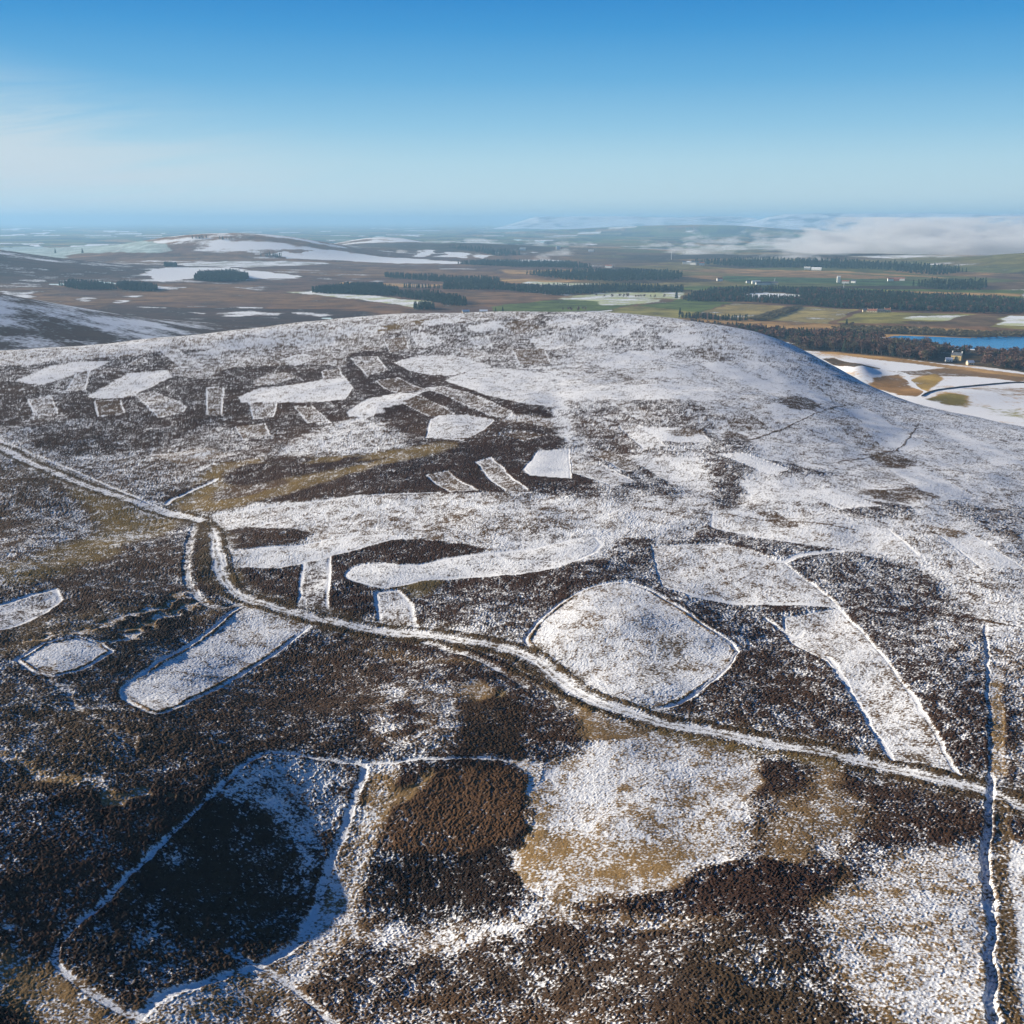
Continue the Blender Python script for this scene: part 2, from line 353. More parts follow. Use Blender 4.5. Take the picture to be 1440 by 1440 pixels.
A_([(1070,1065),(1180,1078),(1392,1128),(1388,1192),(1250,1195),(1200,1150),(1070,1150)], .19, .03, 3)
A_([(1065,1140),(1130,1120),(1190,1120),(1215,1180),(1170,1215),(1060,1205)], .50, .6, 7, .6)
A_([(1160,1060),(1190,1070),(1170,1130),(1140,1120)], .42, .75, 4, .5)
A_([(830,1010),(900,1015),(1000,1035),(1060,1050),(930,1035),(840,1040)], .35, .8, 3, .4)
A_([(800,990),(850,1000),(860,1040),(820,1045)], .2, .8, 3, .5)
A_([(1400,1130),(1700,1180),(1700,1500),(1400,1500)], .75, .5, 4, .5)
A_([(1420,1140),(1600,1160),(1600,1190),(1415,1195)], .17, 0, 3, 1.1)
# golden grass
G = (.27,.19,.068)
A_([(230,708),(290,660),(335,645),(480,645),(560,632),(645,618),(640,634),(540,652),(410,692),(330,716),(260,722)], .24, 0, 4, .5, G)
A_([(430,655),(520,648),(560,640),(480,662),(420,668)], .2, 0, 3, .9)
A_([(300,690),(380,672),(420,676),(350,698),(290,708)], .34, .2, 3, .8)
A_([(385,640),(450,645),(420,655),(360,652)], .2, 0, 3, .9)
A_([(80,685),(140,690),(250,722),(280,735),(130,785),(0,835),(-60,830),(60,775),(180,740)], .26, 0, 6, .6, (.22,.155,.05))
A_([(330,650),(430,655),(520,640),(500,650),(420,672),(300,690)], .16, 0, 3, 1)
A_([(225,700),(290,672),(310,674),(240,708)], .13, 0, 1.5, 1)
A_([(510,462),(610,448),(625,450),(560,462),(520,468)], .25, 0, 4, .4, G)
A_([(560,820),(600,812),(630,815),(600,835),(575,845)], .15, 0, 3, .4, (.2,.15,.06))
A_([(315,805),(345,808),(335,822),(318,820)], .1, 0, 2, .4, G)
A_([(690,975),(720,970),(700,985)], .1, 0, 2, .4, G)

cover += .07*np.clip((.3-cover)/.12, 0, 1)*(cover > .07)
# ---------------- cut strips and snow patches of the moor
def P_(px, c, rim=0, edge=0, g=.3, label=None, fe=1.6, lo=.45, h=.28, rimcov=.95):
    k = new_id('snow_patch', 'structure', label)
    paint(px, cov=c, col=np.array(HEA)*(1-g)+np.array(STR)*g, h=h, fe=fe, lo=lo, rim=rim, rimcov=rimcov, edge=edge, idn=k, warp=.16, it=1 if len(px) > 12 else 0)
P_([(20,930),(60,905),(110,896),(140,905),(160,916),(140,930),(110,945),(75,953),(45,945)], .72, .8, .8, .35, rimcov=.9)
P_([(163,970),(200,945),(260,910),(310,872),(345,848),(400,857),(452,872),(420,895),(380,925),(310,965),(245,1002),(213,1008),(180,990)], .70, .9, 1.0, .35, rimcov=.9)
P_([(-60,860),(0,850),(40,838),(80,828),(87,845),(60,865),(0,888),(-60,900)], .62, 1.5, 0, .1)
P_([(312,777),(380,769),(470,757),(545,751),(565,757),(480,779),(390,800),(315,796)], .74, 1.4)
P_([(425,790),(465,783),(462,866),(418,858)], .58, 1.4, 0, .05)
P_([(483,808),(500,795),(530,792),(570,797),(640,783),(700,777),(770,768),(835,750),(850,772),(800,795),(740,808),(660,812),(600,815),(560,826),(530,828),(490,816)], .74, 1.4, 0, .12)
P_([(527,833),(560,830),(580,850),(587,892),(533,884)], .62, 1.4, 0, .2)
P_([(735,905),(745,885),(790,845),(830,825),(870,817),(905,825),(950,850),(1000,885),(1041,912),(1030,935),(990,970),(950,995),(910,1003),(870,995),(820,970),(770,935)], .72, .8, 1.0, .45, rimcov=.9)
P_([(915,768),(1010,765),(1050,772),(1100,790),(1140,820),(1180,852),(1060,848),(970,838),(930,825)], .62, .8, rimcov=.85)
P_([(1000,718),(1060,722),(1180,733),(1250,745),(1292,782),(1200,775),(1100,762),(1000,742)], .72, 1.0)
P_([(1100,870),(1180,855),(1215,890),(1270,960),(1310,1020),(1347,1088),(1250,1068),(1200,980),(1160,930),(1110,905)], .64, .8, 0, .3, rimcov=.85)
P_([(1145,1270),(1200,1250),(1260,1200),(1390,1197),(1393,1500),(1290,1500),(1170,1370),(1165,1320)], .60, 0, 0, .8, fe=4, lo=.7, h=.4)
for pts_, c_, rm, g_ in [
 ([(20,537),(70,515),(110,508),(155,508),(130,520),(60,541)], .92, 0, .1), ([(92,550),(108,523),(127,520),(120,548)], .60, 1.8, 0),
 ([(38,562),(72,556),(82,582),(48,584)], .62, 1.8, 0), ([(120,559),(180,525),(235,520),(242,530),(212,545),(185,558),(150,561)], .86, 0, .1),
 ([(132,563),(170,562),(176,581),(137,586)], .40, 2, 0), ([(190,556),(215,550),(262,572),(258,580),(222,588)], .58, 1.8, .05),
 ([(290,545),(315,544),(312,585),(290,583)], .52, 2, 0), ([(335,558),(360,547),(440,537),(480,525),(496,545),(485,562),(430,566),(340,566)], .86, 2, .15),
 ([(350,568),(390,566),(385,586),(356,590)], .62, 2, 0), ([(413,571),(440,572),(466,595),(432,595)], .52, 2, 0),
 ([(357,535),(375,527),(400,523),(418,530),(390,540),(358,543)], .62, 0, .1), ([(452,522),(478,518),(482,531),(455,535)], .52, 1.8, 0),
 ([(225,492),(250,491),(285,515),(255,517)], .70, 2, 0), ([(180,512),(200,500),(208,509),(185,514)], .55, 2, 0),
 ([(275,497),(350,475),(392,477),(335,491),(295,499)], .86, 0, .1), ([(412,482),(440,475),(470,475),(472,485),(432,494)], .72, 1.5, 0),
 ([(493,503),(530,500),(546,521),(515,528)], .58, 2, 0), ([(553,510),(590,500),(640,500),(690,515),(640,527),(610,528),(575,521)], .82, 1, .1),
 ([(528,535),(560,531),(600,548),(560,553),(540,546)], .45, 2, 0), ([(487,580),(520,560),(560,553),(592,553),(560,566),(520,582),(492,586)], .86, 1.5, .15),
 ([(600,548),(620,543),(680,560),(722,580),(715,588),(690,586),(650,568)], .58, 2, 0), ([(625,535),(680,517),(775,525),(786,572),(740,569),(680,555)], .86, 0, .05),
 ([(599,616),(605,590),(620,583),(660,584),(695,590),(680,605),(650,620)], .80, 2, .05), ([(558,563),(590,556),(625,572),(640,583),(605,586)], .42, 1.5, 0),
 ([(598,668),(630,662),(672,690),(632,692)], .52, 2, .05), ([(668,650),(690,643),(746,694),(710,692)], .58, 2, 0),
 ([(735,661),(755,635),(800,631),(804,673),(745,669)], 1.0, 1.8, 0), ([(803,645),(850,655),(896,679),(860,684),(805,665)], .66, 1.2, 0),
 ([(785,545),(880,541),(1000,541),(1006,566),(900,563),(790,560)], .88, 0, .05), ([(842,515),(880,495),(956,490),(940,500),(880,519)], .92, 0, 0),
 ([(780,512),(810,504),(930,540),(880,542)], .66, 1, 0), ([(908,525),(975,517),(970,530),(915,531)], .9, 0, 0), ([(850,565),(880,563),(933,590),(900,591)], .7, 0, 0),
 ([(578,470),(600,466),(624,480),(600,489),(585,484)], .76, 2, 0), ([(663,475),(685,472),(693,487),(668,490)], .70, 2, 0),
 ([(655,460),(700,450),(726,458),(670,468)], .9, 0, 0), ([(840,471),(870,453),(912,455),(880,473)], .9, 0, 0), ([(808,483),(835,473),(857,482),(830,488)], .86, 0, 0),
 ([(880,640),(980,645),(1000,690),(940,680)], .80, 0, 0), ([(1040,675),(1120,680),(1180,710),(1060,705)], .85, 0, 0), ([(1080,570),(1120,565),(1150,585),(1090,592)], .9, 0, 0),
 ([(1180,590),(1250,605),(1330,640),(1270,635),(1190,605)], .85, 0, 0), ([(1080,470),(1120,490),(1080,500),(1020,480)], .85, 0, 0),
 ([(985,512),(1010,507),(1112,548),(1085,554)], .98, 1.2, 0), ([(1040,508),(1060,503),(1175,562),(1150,566)], .92, 1.2, .05), ([(1190,576),(1215,572),(1300,622),(1272,636)], .98, 1.2, .05),
 ([(1165,590),(1190,586),(1262,640),(1235,648)], .62, .8, .1), ([(826,636),(852,632),(905,655),(880,664)], .5, 1, 0), ([(905,600),(985,606),(1000,622),(915,622)], .96, 1.2, .1), ([(1010,640),(1040,636),(1110,660),(1085,668)], .94, 1.2, 0),
 ([(1125,690),(1170,688),(1240,712),(1180,716)], .94, 1.2, 0), ([(1250,660),(1290,655),(1370,700),(1320,705)], .94, 1.2, .1), ([(1300,740),(1350,742),(1440,800),(1380,800)], .9, 1.2, .2), ([(1020,590),(1060,584),(1085,604),(1030,608)], .5, 1, 0),
 ([(1310,600),(1350,606),(1440,650),(1400,655)], .96, 1.2, 0), ([(870,600),(900,598),(935,628),(905,632)], .8, 1, 0), ([(1060,720),(1090,718),(1130,740),(1100,744)], .5, 1, 0), ([(700,455),(735,450),(765,462),(725,470)], .5, 1.6, .1),
 ([(745,475),(780,470),(800,488),(760,494)], .8, 1.4, .1), ([(540,478),(570,472),(575,490),(548,496)], .5, 1.6, .1), ([(470,462),(520,455),(545,462),(490,472)], .8, 1.4, .1), ([(925,470),(960,466),(1000,482),(960,488)], .95, 1.5, .0), ([(965,492),(1000,490),(1040,506),(1000,510)], .56, 1.2, 0),
 ([(395,505),(425,497),(450,503),(415,515)], .78, 1.2, .1), ([(700,610),(725,606),(770,612),(735,620)], .4, 1.2, 0), ([(330,600),(372,596),(380,612),(340,618)], .5, 1.2, .1), ([(210,640),(290,630),(330,640),(250,655)], .62, 0, .2), ([(15,512),(60,500),(75,504),(35,516)], .8, 1.2, .1), ([(160,484),(230,478),(250,482),(180,489)], .85, 0, .2), ([(255,480),(330,470),(345,474),(270,484)], .6, 1.4, .2), ([(345,468),(400,460),(415,464),(360,472)], .85, 1.2, .1), ([(430,458),(460,455),(478,463),(445,468)], .6, 1.4, .1), ([(590,452),(640,446),(655,451),(605,458)], .85, 1.2, .1), ([(765,452),(800,448),(835,455),(795,461)], .85, 1.2, .1), ([(560,455),(580,452),(590,462),(568,465)], .5, 1.5, .1), ([(640,490),(665,488),(690,502),(660,504)], .6, 1.6, .1), ([(720,492),(765,490),(775,512),(730,512)], .5, 1.6, .1), ([(90,500),(150,492),(175,498),(110,506)], .72, 1.2, .2)]:
    P_(pts_, c_-.08 if c_ < .7 else (c_-.08 if c_ < .99 else c_), rm*.55, 0, g_+.2, fe=1.2, rimcov=.86)
# brown stubble showing through the lower right of the big patch, and patches of thinner snow on the right slope
paint([(880,930),(930,880),(970,900),(980,940),(940,985),(890,975)], cov=.52, col=(.16,.11,.05), fe=7, lo=.8, amt=.8)
for pl_ in ([(1195,690),(1310,690),(1330,705),(1240,706)], [(1090,560),(1130,556),(1160,575),(1110,580)], [(1010,610),(1040,606),(1060,622),(1020,628)], [(1270,735),(1350,745),(1360,760),(1290,752)], [(1220,640),(1255,636),(1300,655),(1250,660)], [(930,545+60),(985,600),(1000,610),(950,616)]):
    paint(pl_, cov=.38, fe=3, lo=.8)
# ---------------- tracks
def T_(px, wd, cov=.86, name='track', off=0, **k): line(px, wd, cov, idn=new_id(name, 'structure'), **k)
T1 = [(-120,590),(0,628),(40,650),(100,675),(160,697),(215,716),(272,729),(290,735),(302,760),(306,800),(322,830),(360,848),(400,858),(450,872),(520,885),(600,893),(660,903),(715,912),(750,928),(790,960),(830,985),(880,1002),(930,1018),(1000,1028),(1060,1042),(1120,1052),(1200,1068),(1270,1085),(1340,1102),(1400,1118),(1440,1135),(1560,1180)]
line(T1, 13, .45, h=.35, lo=1, warp=1.5, amt=.75, col=(.12,.085,.04))
line(T1, 1.8, .12, h=.9, off=3.4, lo=.5, amt=.8); line(T1, 2.0, .12, h=.9, off=-3.6, lo=.5, amt=.85)
T_(T1, 2.8, .82, lo=.6)
line(T1, .9, .35, h=.1, lo=1, col=(.2,.14,.06), amt=.6)
line([(275,737),(264,770),(262,810),(275,840),(300,858),(335,850)], 2.6, .55)
line([(290,735),(283,760),(285,800),(298,835)], 5, .12, h=.8)
line([(0,620),(120,668),(200,705),(270,726)], 1.6, .8, col=G)
line([(470,885),(560,900),(660,915),(760,960),(830,1000)], 2.0, .05, h=1.2, lo=.4)
line([(600,905),(680,930),(740,965)], 2.2, .5, lo=1)
line([(30,905),(110,888),(190,868),(262,838)], 3.5, .5, col=STR, h=.3, lo=1, warp=2)
line([(130,915),(200,885),(250,862),(285,850)], 2.5, .45, col=STR, h=.3, lo=1, warp=2)
line([(0,1060),(60,1080),(130,1120),(215,1118)], 3, .45, col=STR, h=.4, lo=1, warp=2, amt=.8)
line([(60,930),(110,1000),(200,1060)], 2, .42, lo=1, warp=2, amt=.7)
T3 = [(190,1430),(120,1392),(80,1362),(76,1335),(120,1290),(180,1235),(230,1190),(290,1125),(330,1085),(355,1065),(390,1058),(450,1065),(512,1078)]
T_(T3, 1.3, .74, lo=.8)
T4 = [(512,1082),(497,1140),(467,1200),(447,1260),(430,1320),(400,1345),(330,1368),(240,1398),(190,1432),(170,1500)]
T_(T4, 1.7, .78, lo=.7); line(T4, 5.5, .5, col=STR, h=.3, off=4.5, lo=1, amt=.7)
T_([(512,1075),(570,1072),(620,1068),(700,1070),(757,1077)], 1.1, .72, lo=.8)
line([(320,1338),(360,1360),(400,1380),(440,1410),(480,1450)], 1.2, .6, lo=1)
line([(750,1080),(752,1140),(745,1200),(750,1250)], 4, .5, col=STR, h=.3, lo=1, warp=2)
T_([(1399,1085),(1393,1130),(1388,1180),(1390,1260),(1394,1340),(1398,1500)], 1.5, .72, lo=.8, h=-1.0)
line([(1412,1130),(1410,1200),(1413,1300),(1422,1400),(1425,1500)], 2.6, .32, col=(.2,.13,.055), h=.5, lo=1)
line([(1386,880),(1388,930),(1392,1000),(1396,1090)], 1.1, .7, h=0, lo=1); line([(1399,950),(1402,1000),(1404,1090)], 2.5, .45, col=STR, h=.4)
line([(1165,925),(1195,970),(1220,1015),(1255,1068)], 1.0, .9); line([(1175,1080),(1060,1055),(930,1030)], 3, .3, col=G, h=.3, lo=1, amt=.7)
line([(1270,965),(1310,1020),(1350,1090)], .9, .85)
T_([(785,440),(770,500),(778,560),(800,615),(790,640)], 5, .75, fe=1, lo=1, warp=2.5) if False else None
line([(905,300+200),(860,512),(770,517),(700,520)], 4, .8, lo=1, warp=2)
line([(784,520),(786,560),(788,590),(800,620)], 8, .8, lo=1, warp=2.5, fe=.8)
line([(480,600),(560,568),(610,545)], 5, .72, lo=1, warp=2)
line([(232,709),(270,690),(305,674)], 2, .97)
line([(-60,480),(170,493),(260,490),(420,478)], 2.4, .85); line([(0,500),(200,487),(400,466)], 3, .7, lo=1)
line([(300,725),(500,697),(620,693)], 1.5, .85)
for a_ in ([(985,632),(1040,622),(1110,603),(1190,570)], [(1180,650),(1240,640),(1275,625),(1290,597)], [(830,628),(880,640),(930,640)], [(1060,855),(1180,852),(1310,860),(1440,885)], [(1010,722),(1110,735),(1200,745)],
           [(1120,520),(1160,550),(1172,565)], [(1160,541),(1200,550),(1300,572),(1340,585)], [(1100,569),(1155,569)], [(540,497),(480,500),(470,520)], [(905,820),(960,850),(1000,880),(1043,910)], [(780,618),(640,617)], [(852,693),(700,692),(620,693)]):
    line(a_, 1.1, .22, h=.7, lo=.6, amt=.85)
line([(1075,870),(1120,900),(1130,890)], 1.4, .8); line([(1100,790),(1130,780),(1180,775)], 2.5, .9)
line([(970,838),(1060,850),(1178,853)], 2.0, .92)
# ground texture that belongs to the loose areas
mm = moor
cover += mm*loose*(((n30-.5)*.55 + (n8-.5)*.35)*np.where(X > 60, .55, 1.0)*np.clip(1.2-Rr/900, .4, 1))
gm = np.clip((fbm(X, Y, 60, 3, 95)-.56)*5, 0, 1)*mm*loose*.35
veg = veg*(1-gm[:, None])+np.array((.16,.095,.05))*gm[:, None]
# ---------------- lowland
lowm = 1-moor
DK = (.055,.035,.033); MB = (.17,.105,.062); GR = (.095,.140,.038); OL = (.22,.215,.07); FR = (.34,.40,.27); GO = (.36,.24,.11); PL = (.13,.095,.06); WD = (.03,.036,.028)
li = np.nonzero((moor < 1))[0]
lx, ly, lr = X[li], Y[li], Rr[li]
q1 = fbm(lx*.5, ly, 300, 4, 101); q2 = fbm(lx*.45, ly*.8, 130, 3, 111)
# field mosaic far out: jittered cells
def cells(x, y, s, seed):
    a = .35; u = (x*math.cos(a)+y*math.sin(a))/s; v = (-x*math.sin(a)+y*math.cos(a))/(s*1.0)
    u = u+(vn(x, y, s*3, seed)-.5)*1.5; v = v+(vn(x, y, s*3, seed+1)-.5)*1.5
    return h2(np.floor(u), np.floor(v), seed+2), h2(np.floor(u), np.floor(v), seed+3)
s1, s2 = cells(lx, ly, 330, 201)
base = np.where((q1 > .52)[:, None], np.array(MB), np.array(DK)*1.3+np.array(MB)*.25)
fc = np.select([(s1 < .2)[:, None], (s1 < .42)[:, None], (s1 < .56)[:, None], (s1 < .74)[:, None], (s1 < .86)[:, None]], [np.array(GR), np.array(WD)*.8, np.array(PL), np.array(OL)*.8, np.array(GO)*.8], np.array(WD))
midx = lx/np.maximum(ly, 1)
t = np.clip((lr-6500)/1500, 0, 1); t = np.maximum(t, np.clip((midx-.04)/.08, 0, 1)*np.clip((lr-2500)/800, 0, 1)*.7)
base = base*(1-t[:, None])+fc*t[:, None]
lc = np.clip((q2-.60)*2.5, 0, .5)*(1-t) + t*np.where((s2 > .965), .75, .03) + np.clip((lr-14000)/9000, 0, .1)
lc = np.where(lr < 1900, .75, lc)
# left hillsides: thin snow over heather; cover on the nearer lowered as painted shade
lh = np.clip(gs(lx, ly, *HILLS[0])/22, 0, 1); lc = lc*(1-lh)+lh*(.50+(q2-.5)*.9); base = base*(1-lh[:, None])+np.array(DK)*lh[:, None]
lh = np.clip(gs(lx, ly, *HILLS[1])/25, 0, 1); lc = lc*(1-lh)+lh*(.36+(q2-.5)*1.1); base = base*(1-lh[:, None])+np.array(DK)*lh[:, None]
for hi_ in (3, 4, 5, 6):
    lh = np.clip(gs(lx, ly, *HILLS[hi_])/26-(1.15 if hi_ < 5 else .9), 0, 1); lc = lc*(1-lh)+lh*(.60+(q2-.5)*2.2+(q1-.5)*.8); base = base*(1-lh[:, None])+np.array(MB)*lh[:, None]
lh = np.clip(gs(lx, ly, *HILLS[7])/22-.3, 0, 1)*.8; lc = lc*(1-lh)+lh*.05; base = base*(1-lh[:, None])+np.array(WD)*lh[:, None]
lh = np.clip(gs(lx, ly, *HILLS[9])/22-.2, 0, 1); lc = lc*(1-lh)+lh*.04; base = base*(1-lh[:, None])+np.array(OL)*.6*lh[:, None]
lf = (1-moor[li])
cover[li] = cover[li]*(1-lf)+lc*lf; veg[li] = veg[li]*(1-lf[:, None])+base*lf[:, None]; tall[li] *= moor[li]
WX[li] = X[li]+(vn(lx, ly, 60, 301)-.5)*np.minimum(lr*.010, 60); WY[li] = Y[li]+(vn(lx, ly, 60, 302)-.5)*np.minimum(lr*.018, 90)
_at = at
def L_(px, c, col, name=None, label=None, fe=4, soft=1.0, warp=.8):
    k = new_id(name, 'structure', label) if name else 0
    paint(px, cov=c, col=col, h=0, fe=fe, idn=k, far=True, warp=warp, it=0, lo=0)
L_([(0,436),(150,428),(480,434),(600,450),(560,470),(300,480),(0,470)], .10, DK, fe=40)
L_([(150,404),(260,398),(440,415),(560,433),(400,428),(200,420)], .06, MB, fe=40)
for p_ in ([(300,440),(350,438),(392,441),(385,444),(310,446)], [(397,440),(440,440),(474,443),(440,445)], [(330,431),(375,431),(378,434),(340,433)], [(30,394),(65,394),(62,397),(35,397)], [(0,410),(50,411),(48,414),(0,413)],
           [(110,418),(130,419),(132,424),(112,423)], [(160,422),(180,422),(176,427),(164,427)], [(60,401),(90,400),(85,403)], [(140,397),(162,398),(160,400)], [(160,416),(198,415),(197,418)], [(215,402),(260,404),(258,408),(220,407)], [(255,430),(290,430),(288,432)], [(262,440),(300,440),(290,443)], [(455,448),(475,447),(470,450)], [(175,431),(200,431),(240,433),(200,434)]):
    L_(p_, .60, DK, 'snow_patch', fe=16)
L_([(200,385),(240,376),(320,376),(350,380),(425,388),(420,392),(350,392),(280,391),(228,396)], .96, MB, 'field', fe=10)
L_([(405,411),(440,409),(520,416),(605,424),(610,427),(580,432),(500,421)], .55, FR, 'field', fe=5)
L_([(480,396),(620,400),(600,404),(480,401)], .25, GO, fe=8)
L_([(690,431),(760,424),(800,421),(905,426),(860,436),(800,439),(690,439)], .04, GR, 'field', fe=4)
L_([(775,420),(850,418),(935,422),(890,428),(850,430),(840,424)], .45, FR, 'field', fe=4)
L_([(620,410),(800,415),(780,422),(690,431),(640,425)], .03, MB, 'field', fe=6)
L_([(800,417),(850,411),(962,411),(962,421),(860,420)], .40, FR, 'field', fe=4)
L_([(895,430),(962,421),(1032,426),(984,439),(960,438)], .02, GR, 'field', fe=3)
L_([(830,441),(890,431),(985,439),(960,452),(900,452)], .02, OL, 'field', fe=3)
L_([(900,449),(985,447),(1170,456),(1440,466),(1440,482),(1240,474),(1160,464),(960,457)], .02, GO, 'field', fe=4)
L_([(984,439),(1036,427),(1112,431),(1056,447),(1028,447)], .16, (.27,.23,.10), 'field', fe=3)
L_([(1075,450),(1130,432),(1215,436),(1180,446),(1165,456),(1120,453)], .18, (.27,.24,.11), 'field', fe=3)
L_([(1185,447),(1220,439),(1370,442),(1300,456),(1180,454)], .04, OL, 'field', fe=3)
L_([(1262,447),(1290,444),(1368,443),(1345,451),(1280,449)], .50, FR, 'field', fe=5)
L_([(1260,452),(1320,452),(1368,443),(1425,444),(1385,459),(1280,457)], .02, PL, 'field', fe=3)
L_([(1385,460),(1425,444),(1500,446),(1500,466)], .05, OL, 'field', fe=3)
L_([(1398,457),(1425,444),(1500,446),(1500,462)], .60, FR, 'field', fe=6)
L_([(1035,415),(1080,412),(1142,416),(1142,421),(1060,420)], .96, FR, 'field', fe=3)
L_([(962,402),(1440,408),(1440,424),(1200,408),(962,408)], .03, GR, 'field', fe=8)
L_([(1240,408),(1440,414),(1440,417),(1300,413)], .03, GO, fe=8)
L_([(1010,388),(1200,392),(1300,396),(1300,402),(1020,396)], .03, (.06,.11,.05), fe=20)
L_([(1000,379),(1180,381),(1310,388),(1330,391),(1180,384),(1060,381)], .08, GO, fe=12)
L_([(700,380),(830,379),(840,382),(720,386)], .03, GO, 'field', fe=10)
L_([(500,375),(700,382),(690,387),(520,383)], .03, MB, fe=20)
L_([(700,392),(830,395),(780,398),(700,397)], .10, GO, 'field', fe=10)
L_([(740,396),(850,400),(790,402),(730,399)], .45, FR, fe=10)
# snowy far hills and fields
L_([(360,358),(420,355),(480,353),(600,365),(660,369),(640,371),(480,367),(400,362)], .93, MB, 'field', fe=12)
for p_ in ([(580,361),(592,352),(612,352),(600,361)], [(610,361),(630,355),(660,355),(652,363)], [(665,362),(672,358),(690,359),(682,364)], [(700,366),(760,365),(805,367),(780,370),(700,369)], [(0,331),(30,329),(40,331),(10,332)], [(40,328),(75,327),(60,330)], [(140,325),(165,324),(160,327)],
           [(0,323),(30,321),(25,324)], [(30,343),(60,344),(50,347)], [(95,346),(140,344),(140,347),(100,348)], [(560,331),(590,331),(588,333)], [(500,332),(545,332),(540,333)], [(720,337),(732,337),(730,339)], [(750,340),(765,340),(762,342)], [(815,343),(840,343),(838,345)], [(960,325),(975,323),(975,327)]):
    L_(p_, .9, MB, 'snow_patch', fe=20)
L_([(0,348),(60,347),(240,351),(230,356),(100,358),(0,352)], .2, (.32,.45,.55), 'frozen_lake', fe=10)
L_([(250,370),(330,368),(450,368),(470,371),(350,376),(260,374)], .55, (.25,.28,.32), 'frozen_lake', fe=15)
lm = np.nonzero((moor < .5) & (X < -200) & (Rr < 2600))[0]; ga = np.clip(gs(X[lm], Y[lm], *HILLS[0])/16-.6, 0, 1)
qa = fbm(X[lm]*.6, Y[lm], 90, 4, 611); cover[lm] = cover[lm]*(1-ga)+ga*(.47+(qa-.5)*1.0); veg[lm] = veg[lm]*(1-ga[:, None])+np.array((.07,.05,.045))*ga[:, None]  # shade of the near left hillside painted in as thinner snow
# valley at the right, just beyond the hill
V = lambda p, c, col, name=None, fe=3: L_(p, c, col, name, fe=fe)
V([(1060,474),(1160,489),(1300,505),(1440,523),(1600,540),(1600,660),(1300,620),(1100,520)], .74, GO, 'field', 4)
V([(1150,491),(1250,503),(1345,516),(1440,526),(1440,532),(1330,518),(1240,507),(1150,495)], .15, GO, None, 3)
V([(1150,505),(1170,504),(1215,513),(1240,518),(1200,516),(1160,509)], .08, (.11,.08,.045), None, 2)
V([(1240,520),(1290,521),(1330,518),(1400,527),(1440,532),(1440,539),(1370,531),(1305,529),(1262,527)], .24, (.19,.13,.07), None, 7)
V([(1225,531),(1262,526),(1276,532),(1302,553),(1296,562),(1258,556),(1225,545)], .22, (.24,.15,.065), None, 6)
V([(1284,536),(1300,529),(1318,526),(1326,540),(1304,551)], .2, (.34,.25,.08), None, 5)
V([(1300,563),(1325,553),(1350,556),(1360,565),(1350,574),(1320,570)], .2, (.17,.15,.045), None, 8)
V([(1350,546),(1440,545),(1500,548),(1500,556),(1400,554)], .45, (.26,.17,.08), None, 8)
V([(1360,570),(1440,575),(1440,590),(1380,585)], .6, OL, None, 14)
line([(1236,518),(1276,527),(1280,534),(1288,541),(1296,549),(1302,553),(1294,560)], 4.5, .98, far=True, idn=new_id('track', 'structure'), warp=.5)
line([(1294,560),(1310,553),(1330,548),(1360,546),(1400,542)], 4.5, .98, far=True, warp=.5)
LAKE = new_id('lake', 'structure')
def lake(px):
    P = smooth_poly([atl(*p) for p in px], True, 2); x, y = WX, WY
    m = np.nonzero((Rr > 1300) & (Rr < 3500) & (X > 0))[0]
    d = sdist(P, x[m], y[m]); m = m[d > 0]; ident[m] = LAKE; cover[m] = 0
lake([(1245,472),(1300,473.5),(1330,474.5),(1370,476.5),(1400,474.5),(1440,475),(1640,477),(1640,498),(1440,494),(1360,492),(1280,488),(1240,480)])

for fp in ([(1100,491),(1125,482),(1180,481),(1250,487),(1310,490),(1500,502),(1500,528),(1440,523),(1390,517),(1330,512),(1240,502),(1165,495)], [(966,458),(1060,463),(1180,471),(1250,480),(1190,486),(1060,478),(1000,470)], [(1170,464),(1185,459),(1260,462),(1380,468),(1500,470),(1500,475),(1440,474),(1380,475),(1330,473),(1255,470),(1200,470)]):
    paint(fp, cov=.12, col=(.07,.055,.035), h=0, fe=8, far=True, it=0, lo=0)
# clump relief: heather bushes stand up, snow lies between them
xr, yr = X*.82-Y*.57, X*.57+Y*.82; x2, y2 = X*.31+Y*.95, X*.95-Y*.31
ck = 1-np.abs(2*vn(xr, yr*1.25, .62, 401)-1); ck = .38*ck + .34*vn(x2, y2, .34, 403) + .28*vn(xr, yr, 1.35, 404); ck = .5+(ck-.5)*1.35 + (vn(x2, y2, 3.1, 405)-.5)*.4
ck = np.clip(ck, 0, 1)
hgt = moor*(tall*(.55+.9*n8)*(.10+.55*ck) + .035*vn(X, Y, .7, 407))
fadeh = np.clip(1.0-(Rr-260)/500, .22, 1)
Z = Z + hgt*fadeh
Z[ident == LAKE] = -1.0
cover = np.clip(cover, 0, 1)
